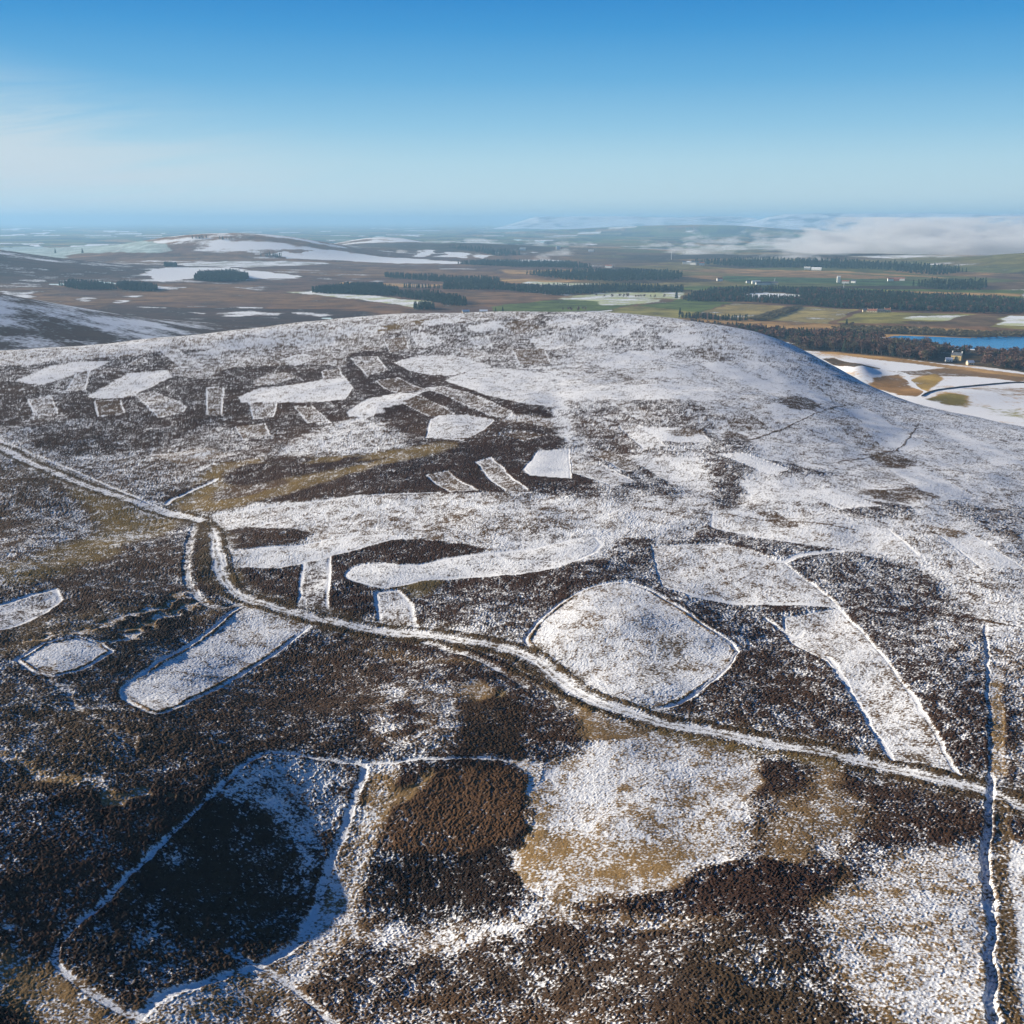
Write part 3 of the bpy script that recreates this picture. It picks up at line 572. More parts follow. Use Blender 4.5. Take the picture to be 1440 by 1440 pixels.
# ------------------------------------------------------------------ materials
def mat(name): m = bpy.data.materials.new(name); m.use_nodes = True; return m, m.node_tree, m.node_tree.nodes['Principled BSDF']
def noise(t, sc, det=3, rough=.6, vec=None, mp=None):
    n = N(t, 'ShaderNodeTexNoise', i_Scale=sc, i_Detail=float(det), i_Roughness=rough)
    if vec is not None: t.links.new(vec, n.inputs['Vector'])
    return n.outputs['Fac']
mg, t, bs = mat('moorland')
geo = N(t, 'ShaderNodeNewGeometry'); P0 = geo.outputs['Position']
mk = N(t, 'ShaderNodeAttribute', attribute_name='mask'); vg = N(t, 'ShaderNodeAttribute', attribute_name='veg')
sc_ = N(t, 'ShaderNodeSeparateColor'); t.links.new(mk.outputs['Color'], sc_.inputs[0])
cov, clm, mo = sc_.outputs[0], sc_.outputs[1], sc_.outputs[2]
mp = N(t, 'ShaderNodeMapping'); mp.inputs['Scale'].default_value = (.75, 1.25, 1); mp.inputs['Rotation'].default_value = (0, 0, .35); t.links.new(P0, mp.inputs[0])
n1 = noise(t, 1.9, 5, .72, mp.outputs[0]); n2 = noise(t, .16, 4, .6, P0); n3 = noise(t, .012, 5, .65, P0)
nn = M(t, 'ADD', M(t, 'MULTIPLY', n1, 1.5), M(t, 'MULTIPLY', clm, .50))
nn = M(t, 'ADD', nn, M(t, 'MULTIPLY', n2, .35))          # mean about 1.2
nearN = M(t, 'ADD', M(t, 'MULTIPLY', M(t, 'SUBTRACT', nn, 1.175), 1.55), .5)
farN = M(t, 'ADD', M(t, 'MULTIPLY', M(t, 'SUBTRACT', n3, .5), 1.9), M(t, 'ADD', M(t, 'MULTIPLY', M(t, 'SUBTRACT', n2, .5), .8), .5))
mxn = N(t, 'ShaderNodeMix'); t.links.new(mo, mxn.inputs[0]); t.links.new(farN, mxn.inputs[2]); t.links.new(nearN, mxn.inputs[3])
diff = M(t, 'SUBTRACT', cov, mxn.outputs[0])
sn = M(t, 'MULTIPLY', mr(t, diff, -.20, .20), M(t, 'ADD', .80, M(t, 'MULTIPLY', noise(t, 5.5, 3, .7, P0), .34)), clamp=True)
var = M(t, 'ADD', M(t, 'MULTIPLY', noise(t, 2.3, 3, .7, P0), 1.1), M(t, 'MULTIPLY', n2, .7))
var = M(t, 'ADD', var, M(t, 'MULTIPLY', M(t, 'MULTIPLY', M(t, 'SUBTRACT', n3, .5), 3.2), M(t, 'SUBTRACT', 1.0, mo)))
var = M(t, 'MAXIMUM', var, .25)
vv = N(t, 'ShaderNodeVectorMath', operation='SCALE'); t.links.new(vg.outputs['Color'], vv.inputs[0]); t.links.new(var, vv.inputs['Scale'])
mxs = N(t, 'ShaderNodeMix', data_type='RGBA'); t.links.new(sn, mxs.inputs[0]); t.links.new(vv.outputs[0], mxs.inputs[6]); mxs.inputs[7].default_value = (.79, .79, .795, 1)
t.links.new(mxs.outputs[2], bs.inputs['Base Color']); bs.inputs['Roughness'].default_value = .9; bs.inputs['Specular IOR Level'].default_value = .1
bp = N(t, 'ShaderNodeBump'); bp.inputs['Strength'].default_value = .55; bp.inputs['Distance'].default_value = .25
t.links.new(noise(t, 2.6, 4, .7, P0), bp.inputs['Height']); t.links.new(bp.outputs[0], bs.inputs['Normal'])
ml, t, bs = mat('water'); bs.inputs['Base Color'].default_value = (.04, .24, .48, 1); bs.inputs['Roughness'].default_value = .22
g2 = N(t, 'ShaderNodeNewGeometry'); m2 = N(t, 'ShaderNodeMapping'); m2.inputs['Scale'].default_value = (.4, 1, 1); t.links.new(g2.outputs['Position'], m2.inputs[0])
bp = N(t, 'ShaderNodeBump'); bp.inputs['Strength'].default_value = .8; bp.inputs['Distance'].default_value = .5
t.links.new(noise(t, .25, 4, .7, m2.outputs[0]), bp.inputs['Height']); t.links.new(bp.outputs[0], bs.inputs['Normal'])

# ------------------------------------------------------------------ split the sheet into its named surfaces and build
def link(o): S.collection.objects.link(o); return o
heath = (ident == 0) & (cover < .30) & (moor > .5)
HID = new_id('heather', 'stuff', None); ident[heath] = HID
i0 = (np.arange(nr-1)[:, None]*nc + np.arange(nc-1)[None, :]).ravel()
quads = np.stack([i0, i0+1, i0+nc+1, i0+nc], 1).astype(np.int32)
fid = ident[quads[:, 0]]
order = np.argsort(fid, kind='stable'); fs = fid[order]
bounds = np.r_[0, np.nonzero(np.diff(fs))[0]+1, len(fs)]
Vco = np.stack([X, Y, Z], 1).astype(np.float32)
mask4 = np.stack([cover, ck, moor, np.ones(NV)], 1).astype(np.float32)
veg4 = np.concatenate([veg*np.where((moor > .5)[:, None], np.array([[.66, .62, .60]]), np.array([[1.10, .97, .76]])), np.ones((NV, 1))], 1).astype(np.float32)
for b0, b1 in zip(bounds[:-1], bounds[1:]):
    k = int(fs[b0]); q = quads[order[b0:b1]]
    if k and len(q) < 30: continue
    u, inv = np.unique(q, return_inverse=True); inv = inv.reshape(-1).astype(np.int32)
    nm, kd, lb, ct, gr = IDS.get(k, ('ground', 'structure', None, None, None))
    me = bpy.data.meshes.new(nm)
    me.vertices.add(len(u)); me.vertices.foreach_set('co', Vco[u].ravel())
    me.loops.add(len(inv)); me.loops.foreach_set('vertex_index', inv[:])
    me.polygons.add(len(q)); me.polygons.foreach_set('loop_start', np.arange(0, len(inv), 4, dtype=np.int32))
    me.update(calc_edges=True)
    me.polygons.foreach_set('use_smooth', np.zeros(len(q), bool) if k != LAKE else np.ones(len(q), bool))
    for an, dt in (('mask', mask4), ('veg', veg4)):
        at_ = me.attributes.new(an, 'FLOAT_COLOR', 'POINT'); at_.data.foreach_set('color', dt[u].ravel())
    me.materials.append(ml if k == LAKE else mg)
    o = link(bpy.data.objects.new(nm, me)); o['kind'] = kd

# ------------------------------------------------------------------ small helpers for things
def simple(name, col, rough=.85, var=.25, sc=.4, emit=None):
    m, t, b = mat(name); n = noise(t, sc, 3, .6, N(t, 'ShaderNodeTexCoord').outputs['Object'])
    f_ = mr(t, n, .3, .7, 1-var, 1+var); v = N(t, 'ShaderNodeVectorMath', operation='SCALE'); v.inputs[0].default_value = col
    t.links.new(f_, v.inputs['Scale']); t.links.new(v.outputs[0], b.inputs['Base Color']); b.inputs['Roughness'].default_value = rough
    b.inputs['Specular IOR Level'].default_value = .2; return m
def mesh(name, V_, F_, m, parent=None):
    me = bpy.data.meshes.new(name); me.from_pydata([tuple(map(float, v)) for v in V_], [], F_)
    me.materials.append(m); o = link(bpy.data.objects.new(name, me))
    if parent: o.parent = parent
    return o
def tag(o, label, cat, group=None, kind=None):
    if label: o['label'] = label
    if cat: o['category'] = cat
    if group: o['group'] = group
    if kind: o['kind'] = kind
    return o
def empty(name, loc, rz=0):
    o = link(bpy.data.objects.new(name, None)); o.location = loc; o.rotation_euler = (0, 0, rz); o.empty_display_size = 2; return o
def box(V_, F_, x0, x1, y0, y1, z0, z1):
    b = len(V_); V_ += [(x, y, z) for x in (x0, x1) for y in (y0, y1) for z in (z0, z1)]
    F_ += [tuple(b+i for i in f) for f in ((0,1,3,2),(4,6,7,5),(0,4,5,1),(2,3,7,6),(0,2,6,4),(1,5,7,3))]
def tube(V_, F_, a, b, r0, r1, n=5):
    a, b = Vector(a), Vector(b); d = (b-a).normalized(); u = d.orthogonal().normalized(); v = d.cross(u); k = len(V_)
    for p, r_ in ((a, r0), (b, r1)):
        for i in range(n):
            q = p+(u*math.cos(i*2*math.pi/n)+v*math.sin(i*2*math.pi/n))*r_; V_.append(tuple(q))
    F_ += [(k+i, k+(i+1) % n, k+n+(i+1) % n, k+n+i) for i in range(n)]
M_BARK = simple('bark', (.09, .065, .05)); M_TWIG = simple('bare_twigs', (.105, .058, .042), var=.35, sc=.15); M_TWIG2 = simple('grey_twigs', (.10, .085, .05), var=.35, sc=.15)
M_CON = simple('conifer_needles', (.022, .040, .022), var=.4, sc=.2); M_SCRUB = simple('scrub_twigs', (.12, .10, .055), var=.35, sc=.1)
# crowns: many small clumps spread through the volume of the crown
def crown_bare(seed, n=420, H=15, top=None):
    r_ = random.Random(seed); V_, F_ = [], []
    lobes = [(r_.uniform(-2.6, 2.6), r_.uniform(-2.6, 2.6), H*r_.uniform(.42, .82), r_.uniform(2.0, 3.3)) for _ in range(7)] + [(0, 0, H*.7, 3.4)]
    for i in range(n):
        l = r_.choice(lobes); u = Vector((r_.gauss(0, 1), r_.gauss(0, 1), r_.gauss(0, 1))).normalized()*(l[3]*r_.uniform(.45, 1)**.6)
        p = Vector((l[0]+u.x, l[1]+u.y, min(H, max(H*.22, l[2]+u.z*.9+.3)))); s_ = r_.uniform(.5, 1.1)*(420/n)**.42
        k = len(V_)
        for _ in range(3): V_.append(tuple(p+Vector((r_.uniform(-1, 1), r_.uniform(-1, 1), r_.uniform(-1, 1)))*s_))
        F_.append((k, k+1, k+2))
    return V_, F_
def trunk_bare(seed, H=15):
    r_ = random.Random(seed); V_, F_ = [], []
    tube(V_, F_, (0, 0, -1), (0, 0, H*.35), .38, .27, 6); tube(V_, F_, (0, 0, H*.35), (.3, .1, H*.8), .27, .08, 5)
    for i in range(7):
        a = r_.uniform(0, 6.28); z = H*r_.uniform(.25, .55); q = (math.cos(a)*r_.uniform(2, 3.6), math.sin(a)*r_.uniform(2, 3.6), z+r_.uniform(2.5, 5))
        tube(V_, F_, (0, 0, z), q, .14, .04, 4)
    return V_, F_
def crown_con(seed, n=240, H=16):
    r_ = random.Random(seed); V_, F_ = [], []
    for i in range(n):
        f_ = r_.uniform(0, 1)**.8; z = H*(.12+.88*(1-f_*.99)) ; z = H*(.14+.86*r_.random()**1.15)
        rr = (1-((z/H-.14)/.86)**1.5)*2.9+.12; a = r_.uniform(0, 6.28); rr *= r_.uniform(.72, 1.12)
        c, s_ = math.cos(a), math.sin(a); wd = r_.uniform(.5, .95)*(240/n)**.5
        k = len(V_); V_ += [(c*rr*.25, s_*rr*.25, z+.7), (c*rr-s_*wd, s_*rr+c*wd, z-r_.uniform(.3, .9)), (c*rr+s_*wd, s_*rr-c*wd, z-r_.uniform(.3, .9))]
        F_.append((k, k+1, k+2))
    return V_, F_
def trunk_con(seed, H=16):
    V_, F_ = [], []; tube(V_, F_, (0, 0, -1), (0, 0, H*.97), .26, .04, 5); return V_, F_
CR = {'bare': [crown_bare(i) for i in range(4)], 'con': [crown_con(i+10) for i in range(4)]}
TR = {'bare': [trunk_bare(i) for i in range(4)], 'con': [trunk_con(i) for i in range(4)]}
LO = {'bare': [crown_bare(i+20, 75) for i in range(5)], 'con': [crown_con(i+30, 64) for i in range(5)],
      'scrub': [([(v[0]*.75, v[1]*.75, v[2]*.30-.6) for v in crown_bare(i+40, 60)[0]], crown_bare(i+40, 60)[1]) for i in range(4)]}
MC = {'bare': M_TWIG, 'con': M_CON, 'scrub': M_SCRUB}
def occluded(x, y, z):
    t_ = np.linspace(.3, .985, 60); return bool(np.any(CAMZ+(z-CAMZ)*t_ < near_h(x*t_, y*t_)+1))
def inpoly(P, x, y): return sdist(P, x, y) > 0
FR_X = 0.60
def wood(px, kind, sp_, hmul=1.0, holes=(), jit=.45):
    P = [atl(*p) for p in px]; A = np.array(P); rr = np.random.RandomState(abs(hash((px[0][0], px[0][1]*7))) % 9999)
    xs = np.arange(A[:, 0].min(), A[:, 0].max()+1, sp_); ys = np.arange(A[:, 1].min(), A[:, 1].max()+1, sp_)
    gx_, gy_ = np.meshgrid(xs, ys); gx_ = gx_.ravel()+rr.uniform(-jit, jit, gx_.size)*sp_; gy_ = gy_.ravel()+rr.uniform(-jit, jit, gy_.size)*sp_
    k = inpoly(P, gx_, gy_) & (np.abs(gx_) < gy_*FR_X)
    for h_ in holes: k &= ~inpoly([atl(*p) for p in h_], gx_, gy_)
    gx_, gy_ = gx_[k], gy_[k]; zz = height(gx_, gy_); out_ = []
    for x_, y_, z_ in zip(gx_, gy_, zz):
        if near_h(x_, y_) > 20: continue
        hm = hmul*(.86+.28*rr.rand())*(.82+.36*float(vn(np.array([x_]), np.array([y_]), 45, 88)[0])); out_.append((x_, y_, z_, kind, hm, rr.rand()*6.28))
    return out_
HOUSE_CLEAR = [(1312,505),(1330,500),(1372,500),(1385,512),(1370,520),(1312,516)]
WOODS = [ # name label kind polygons
 ('bare brown broadleaf wood along the foot of the snowy hill', 'bare', 7.5, 1.2, [(1108,490),(1125,484),(1180,489),(1250,491),(1310,494),(1320,500),(1330,508),(1322,512),(1240,502),(1165,495)], (HOUSE_CLEAR,)),
 ('bare wood between the reservoir and the yellow farmhouse', 'bare', 7.5, .95, [(1250,492),(1330,496),(1390,501),(1500,508),(1500,528),(1440,523),(1390,518),(1330,512)], (HOUSE_CLEAR,)),
 ('dark spruce block behind the bare wood', 'con', 6, .85, [(1112,483),(1130,481),(1190,484),(1262,487),(1250,491),(1180,487),(1125,484)], ()),
 ('mixed wood behind the dark spruce block', 'bare', 9, .95, [(966,460),(1010,462),(1060,466),(1120,471),(1180,474),(1245,479),(1235,484),(1120,481),(1060,476),(1000,469)], ()),
 ('bare scrub belt along the reservoir shore', 'scrub', 9, 1.4, [(1170,464),(1185,459),(1260,462),(1380,468),(1500,470),(1500,475),(1440,474),(1380,475),(1330,473),(1255,470),(1200,470)], ()),
 ('long dark conifer forest beyond the fields at the right', 'con', 9.5, .95, [(1100,409),(1200,412),(1330,420),(1500,429),(1500,442),(1440,441),(1380,441),(1250,437),(1180,434),(1140,430),(1120,424),(1142,420),(1100,412)], ()),
 ('dark conifer forest wrapped round the snow-covered field', 'con', 9.5, .9, [(960,422),(985,413),(1030,408),(1100,409),(1200,412),(1142,413),(1080,411),(1035,414),(1060,421),(1142,421),(1180,430),(1180,434),(1080,427),(1040,425),(970,425)], ()),
 ('thin dark wood strip below the olive fields', 'con', 8, .7, [(955,446),(1000,448),(1052,451),(1050,453),(1000,451),(955,448)], ()),
 ('dark sloping hedge between two olive fields', 'scrub', 8, 1.5, [(1050,451),(1118,432),(1130,432),(1078,452)], ()),
 ('square dark plantation between the two snowy moor fields', 'con', 8.5, 1.05, [(272,395),(282,386),(325,385),(350,391),(345,395),(300,397)], ()),
 ('low dark conifer plantation at the foot of the left hillside', 'con', 8.5, .9, [(82,402),(100,398),(140,401),(160,405),(165,408),(110,408)], ()),
 ('small dark conifer plantation right of the left hillside', 'con', 8.5, .9, [(163,403),(175,400),(210,404),(224,409),(215,411),(172,409)], ()),
 ('long dark plantation above the frosted field', 'con', 8.5, .9, [(437,410),(480,405),(530,405),(562,410),(555,417),(500,415),(440,413)], ()),
 ('low rounded block in front of the long plantation', 'con', 8.5, .9, [(484,403),(538,404),(540,407),(484,406)], ()),
 ('green spruce strip beside the frosted field', 'con', 10, .85, [(560,413),(600,414),(640,420),(660,428),(655,432),(625,430),(600,424),(560,419)], ()),
 ('long narrow dark plantation across the brown moor', 'con', 11, .9, [(540,388),(610,391),(700,395),(706,400),(660,401),(605,396),(542,391)], ()),
 ('dark wood below the green field margin', 'con', 10, .9, [(621,408),(625,402),(680,403),(720,405),(800,406),(860,405),(962,408),(962,412),(860,411),(830,414),(780,416),(700,408)], ()),
 ('thin row of dark pines on the brown moor', 'con', 9, .9, [(565,405.2),(620,406),(620,406.8),(565,406)], ()),
 ('little dark spruce clump just behind the hilltop', 'con', 8, .8, [(580,434),(600,431),(613,432),(612,436),(584,437)], ()),
 ('dark far wood in the middle distance', 'con', 16, 1.1, [(740,387),(830,383),(900,384),(960,388),(955,394),(860,397),(790,394)], ()),
 ('blue-dark far wood in front of the fog bank', 'con', 26, 1.4, [(962,371),(1060,367),(1180,370),(1280,375),(1365,383),(1320,388),(1240,380),(1120,377),(1060,377)], ()),
 ('far dark plantation left of the right-hand hillside', 'con', 18, 1.3, [(1284,404),(1310,400),(1388,402),(1388,409),(1330,409)], ()),
 ('dark wood on the crest of the snowy far hill', 'con', 14, 1.1, [(269,335.4),(292,335.2),(292,336.5),(270,336.6)], ()),
 ('second dark wood on the crest of the snowy far hill', 'con', 14, 1.1, [(308,336.6),(328,336.4),(327,337.8),(310,338)], ()),
 ('lone dark wood on the plain below the snowy hill', 'con', 16, 1.1, [(366,362),(380,359),(398,360),(392,363)], ()),
 ('dark wooded ridge right of the rounded far hill', 'con', 24, 1.3, [(625,349),(650,349),(700,354),(740,359),(700,361),(670,355)], ()),
 ('dark wood strip along the far snow fields', 'con', 16, 1.1, [(640,372),(700,369),(800,372),(835,378),(720,376)], ()),
 ('small dark wood at the end of the snow field on the left', 'con', 13, .9, [(230,373),(248,373),(250,376),(232,376)], ()),
 ('brown hedgerow trees along the frosted field', 'bare', 14, .7, [(830,418.3),(940,420),(940,420.8),(830,419)], ()),
 ('dark hedgerow trees at the edge of the green fields', 'bare', 12, .6, [(790,437),(828,437.5),(828,439),(790,438.6)], ()),
]
alltrees = []
for wi, (lb, kd, spc, hm, pl, hl) in enumerate(WOODS):
    tr = wood(pl, kd, spc, hm, hl)
    if kd == 'bare' and wi in (3,): tr = [(a, b, c, 'con' if rnd.random() < .3 else k, e_, f_) for a, b, c, k, e_, f_ in tr]
    if 'conifer forest' in lb: tr = [(a, b, c, 'bare' if rnd.random() < .15 else k, e_*.95, f_) for a, b, c, k, e_, f_ in tr]
    if wi in (0, 1): tr = [(a, b, c, 'con' if rnd.random() < .06 else k, e_, f_) for a, b, c, k, e_, f_ in tr]
    alltrees += [(wi,)+q for q in tr]
print('trees', len(alltrees))
cand = sorted([i for i, q in enumerate(alltrees) if q[4] != 'scrub'], key=lambda i: (alltrees[i][1]**2+alltrees[i][2]**2)/alltrees[i][5]**2)
single = set(); cnt = {'bare': 0, 'con': 0}
for i in cand:
    q = alltrees[i]
    if cnt[q[4]] >= (260 if q[4] == 'bare' else 240): continue
    if abs(q[1]) > q[2]*.5 or occluded(q[1], q[2], q[3]+8*q[5]): continue
    single.add(i); cnt[q[4]] += 1
LB = {('bare'): 'bare brown tree standing in the ', ('con'): 'dark green conifer standing in the '}
cm_ = {}
def mesh_data(name, VF, m):
    me = bpy.data.meshes.new(name); me.from_pydata(VF[0], [], VF[1]); me.materials.append(m); return me
for kd in ('bare', 'con'):
    cm_[kd] = [(mesh_data('crown', CR[kd][i], (M_TWIG, M_TWIG2, M_TWIG, M_TWIG)[i] if kd == 'bare' else M_CON), mesh_data('trunk', TR[kd][i], M_BARK)) for i in range(4)]
for i in sorted(single):
    wi, x_, y_, z_, kd, hm, rz = alltrees[i]; v = int(rz*100) % 4
    nm = 'broadleaf_tree' if kd == 'bare' else 'conifer_tree'
    e = empty(nm, (x_, y_, z_), rz); e.scale = (hm, hm, hm)
    wl = WOODS[wi][0]; short = wl if len(wl.split()) <= 9 else ' '.join(wl.split()[:9])
    tag(e, ('bare brown tree in the ' if kd == 'bare' else 'dark conifer in the ')+wl, 'tree', ('bare trees in the ' if kd == 'bare' else 'conifers in the ')+wl)
    for me, pn in zip(cm_[kd][v], ('crown', 'trunk')):
        o = link(bpy.data.objects.new(pn, me)); o.parent = e
for wi in range(len(WOODS)):
    for kd in ('bare', 'con', 'scrub'):
        tr = [q for i, q in enumerate(alltrees) if q[0] == wi and q[4] == kd and i not in single]
        if not tr: continue
        Vs, Fs, base_ = [], [], 0
        for j, q in enumerate(tr):
            v, f_ = LO[kd][j % len(LO[kd])]; v = np.array(v); c, s_ = math.cos(q[6]), math.sin(q[6])
            far_ = max(1.0, math.hypot(q[1], q[2])/3500)
            v = np.stack([(v[:, 0]*c-v[:, 1]*s_)*q[5]*far_**.5, (v[:, 0]*s_+v[:, 1]*c)*q[5]*far_**.5, v[:, 2]*q[5]], 1)+np.array([q[1], q[2], q[3]])
            Vs.append(v); Fs.append(np.array(f_)+base_); base_ += len(v)
        Vn, Fn = np.concatenate(Vs).astype(np.float32), np.concatenate(Fs).astype(np.int32)
        nm = {'bare': 'broadleaf_wood', 'con': 'conifer_wood', 'scrub': 'scrub'}[kd]
        me = bpy.data.meshes.new(nm); me.vertices.add(len(Vn)); me.vertices.foreach_set('co', Vn.ravel()); me.loops.add(Fn.size); me.loops.foreach_set('vertex_index', Fn.ravel())
        me.polygons.add(len(Fn)); me.polygons.foreach_set('loop_start', np.arange(0, Fn.size, 3, dtype=np.int32)); me.update(calc_edges=True); me.materials.append(MC[kd])
        o = link(bpy.data.objects.new(nm, me)); tag(o, WOODS[wi][0], 'wood' if kd != 'scrub' else 'scrub', kind='stuff')
# lone trees
def lone(px, py, kd, hm, label):
    x_, y_ = atl(px, py); v = int(px) % 4; e = empty('broadleaf_tree' if kd == 'bare' else 'conifer_tree', (x_, y_, hz(x_, y_)), px); e.scale = (hm*1.2, hm*1.2, hm)
    tag(e, label, 'tree')
    for me, pn in zip(cm_[kd][v], ('crown', 'trunk')): o = link(bpy.data.objects.new(pn, me)); o.parent = e
lone(951, 421, 'con', 1.5, 'single dark tree on the corner of the frosted green field')
lone(956, 444, 'con', 1.0, 'dark bush at the left end of the thin wood strip'); lone(1190, 461, 'con', 1.0, 'larger of two dark trees by the straw strip above the scrub'); lone(1197, 461.5, 'bare', .8, 'smaller, brown tree beside a dark one above the scrub')
lone(707, 439, 'con', .75, 'dark tree at the right end of the sheds behind the hilltop'); lone(697, 439, 'con', .6, 'smaller dark tree between the snowy sheds behind the hilltop')
lone(78, 356.5, 'con', 1.6, 'lone dark tree beside the frozen loch, leftmost of two'); lone(116, 356.5, 'con', 1.6, 'lone dark tree beside the frozen loch, right-hand one')
# ------------------------------------------------------------------ buildings
M_CRM = simple('cream_render', (.62, .52, .36), var=.08); M_WHT = simple('white_render', (.80, .78, .72), var=.06); M_SLT = simple('slate', (.10, .11, .13), var=.2)
M_SNR = simple('snowy_roof', (.78, .79, .82), var=.06); M_RED = simple('red_tiles', (.32, .14, .09), var=.2); M_GLS = simple('window_glass', (.03, .04, .05), rough=.15); M_DOOR = simple('door_paint', (.10, .07, .05))
M_YEL = simple('yellow_render', (.50, .38, .19), var=.08)
def house(px, py, L_m, Wd, H, wall, roof, label, cat='house', rz=0.0, chim=2, win=4, name='house', chm=None, loc=None):
    x_, y_ = loc or atl(px, py); z_ = hz(x_, y_); e = empty(name, (x_, y_, z_), rz-math.atan2(x_, y_)); tag(e, label, cat)
    l, w_ = L_m/2, Wd/2; g = H+w_*.9
    mesh('wall', [(-l,-w_,-1),(l,-w_,-1),(l,w_,-1),(-l,w_,-1),(-l,-w_,H),(l,-w_,H),(l,w_,H),(-l,w_,H),(-l,0,g),(l,0,g)],
         [(0,1,5,4),(2,3,7,6),(1,2,6,9,5),(3,0,4,8,7),(0,3,2,1)], wall, e)
    V_, F_ = [], []; o_ = .35; th_ = .25
    for s_ in (-1, 1):
        b = len(V_); zo = H-o_*.9
        V_ += [(-l-o_, s_*(w_+o_), zo+.04), (l+o_, s_*(w_+o_), zo+.04), (l+o_, 0, g+.04), (-l-o_, 0, g+.04), (-l-o_, s_*(w_+o_), zo+th_), (l+o_, s_*(w_+o_), zo+th_), (l+o_, 0, g+th_), (-l-o_, 0, g+th_)]
        F_ += [tuple(b+i for i in f_) for f_ in ((0,1,2,3),(4,7,6,5),(0,4,5,1),(1,5,6,2),(3,7,4,0))]
    ro = mesh('roof', V_, F_, roof, e)
    for c_ in range(chim):
        V_, F_ = [], []; cx_ = (-l+.6) if c_ == 0 else (l-.6); box(V_, F_, cx_-.6, cx_+.6, -.8, .8, g-1.2, g+1.8); box(V_, F_, cx_-.7, cx_+.7, -.9, .9, g+1.8, g+2.0)
        mesh('chimney', V_, F_, chm or wall, ro)
    for k_ in range(win):
        xx = -l+(k_+1)*L_m/(win+1)
        if k_ == win//2 and H > 2.2:
            V_, F_ = [], []; box(V_, F_, xx-.55, xx+.55, -w_-.06, -w_+.1, 0, 2.1); mesh('door', V_, F_, M_DOOR, e); continue
        for z0 in ([1.0, 3.8] if H > 5 else [1.0]):
            V_, F_ = [], []; box(V_, F_, xx-.6, xx+.6, -w_-.05, -w_+.1, z0, z0+1.3); mesh('window', V_, F_, M_GLS, e)
    return e
house(1345, 508, 14, 8, 8, M_YEL, M_SLT, 'yellow farmhouse with two tall white chimneys among bare trees', 'farmhouse', -.25, 2, 4, 'farmhouse', chm=M_WHT)
house(1364, 513, 9, 6, 3, M_CRM, M_SNR, 'small cream outbuilding right of the yellow farmhouse', 'shed', .5, 0, 2, 'outbuilding')
house(1334, 508.5, 9, 5.5, 3, M_WHT, M_SNR, 'low snow-roofed shed left of the yellow farmhouse', 'shed', .2, 0, 2, 'outbuilding')
for i, (a, b, l_, lb_) in enumerate([(1226.5, 439, 20, 'leftmost cream cottage of the row by the dark forest'), (1236, 439.2, 24, 'longest, middle cottage of the row by the dark forest'), (1247.5, 439.4, 13, 'rightmost, taller cream cottage of the row by the dark forest'), (1216, 438.6, 9, 'tiny shed left of the cottage row by the dark forest')]):
    house(a, b, l_, 7, 3.6 if i != 2 else 5.5, M_CRM, M_SLT if i % 2 else M_RED, lb_, 'cottage', .1*i-.1, 2 if i < 3 else 0, 3, 'cottage')
for a, b, l_, H_, wm, rm, lb_, ct_ in [
 (1063, 399.5, 26, 7, M_WHT, M_WHT, 'white barn beyond the forest, brightest of its farm', 'barn'), (1073, 400.6, 44, 5, M_WHT, M_SLT, 'long low pale barn right of the bright white barn', 'barn'),
 (1088, 400.5, 26, 6, M_CRM, M_SLT, 'cream farm building beside the thin mast', 'barn'), (1052, 398, 12, 5, M_WHT, M_SLT, 'small white cottage left of the bright barn', 'cottage'),
 (1012, 395, 18, 7, M_WHT, M_RED, 'white house with a red roof on the left of the far farms', 'house'), (1135, 379, 24, 7, M_WHT, M_WHT, 'large white shed on the far plain, left of two', 'shed'),
 (1148, 380, 38, 7, M_WHT, M_SNR, 'large long white shed on the far plain, right of two', 'shed'), (1179, 397.5, 10, 17, M_WHT, M_WHT, 'tall white tower house on the far fields', 'tower house'),
 (1189, 398.5, 22, 6, M_WHT, M_RED, 'low white house right of the tall tower house', 'house'), (1200, 398, 14, 6, M_WHT, M_SLT, 'small white farmhouse at the end of the tower house group', 'house'),
 (1252, 395.5, 18, 7, M_WHT, M_RED, 'leftmost house of the red-roofed hamlet', 'house'), (1260, 395, 20, 7, M_RED, M_RED, 'red house in the middle of the red-roofed hamlet', 'house'), (1268, 394.8, 18, 7, M_WHT, M_RED, 'rightmost house of the red-roofed hamlet', 'house'),
 (963, 371.5, 22, 10, M_WHT, M_SLT, 'leftmost white house of the distant village', 'house'), (969, 371.8, 22, 10, M_WHT, M_SNR, 'second white house from the left in the distant village', 'house'), (975, 372.5, 26, 10, M_WHT, M_SLT, 'middle white house of the distant village', 'house'),
 (980, 372, 30, 10, M_CRM, M_SLT, 'cream house right of the middle of the distant village', 'house'), (987, 373, 22, 10, M_WHT, M_RED, 'rightmost house of the distant village', 'house'), (856, 377, 30, 9, M_WHT, M_RED, 'lone white building in the far dark woods', 'house'),
 (735, 352, 34, 10, M_WHT, M_WHT, 'pale building far out on the hazy plain', 'building'), (785, 351, 26, 16, M_WHT, M_WHT, 'white block far out on the hazy plain', 'building'), (831, 354.6, 30, 10, M_WHT, M_WHT, 'rightmost pale block far out on the hazy plain', 'building')]:
    house(a, b, l_, max(8, l_*.22), H_, wm, rm, lb_, ct_, rnd.uniform(-.3, .3), 0, 0, ct_.replace(' ', '_'))
house(655, 439.5, 15, 7, 2.5, M_CRM, M_SNR, 'snow-roofed shed behind the hilltop, left of two', 'shed', .15, 0, 3, 'shed'); house(680, 439.5, 17, 7, 3.0, M_CRM, M_SNR, 'long snow-roofed farm shed behind the hilltop, right of two', 'shed', -.1, 0, 4, 'shed')
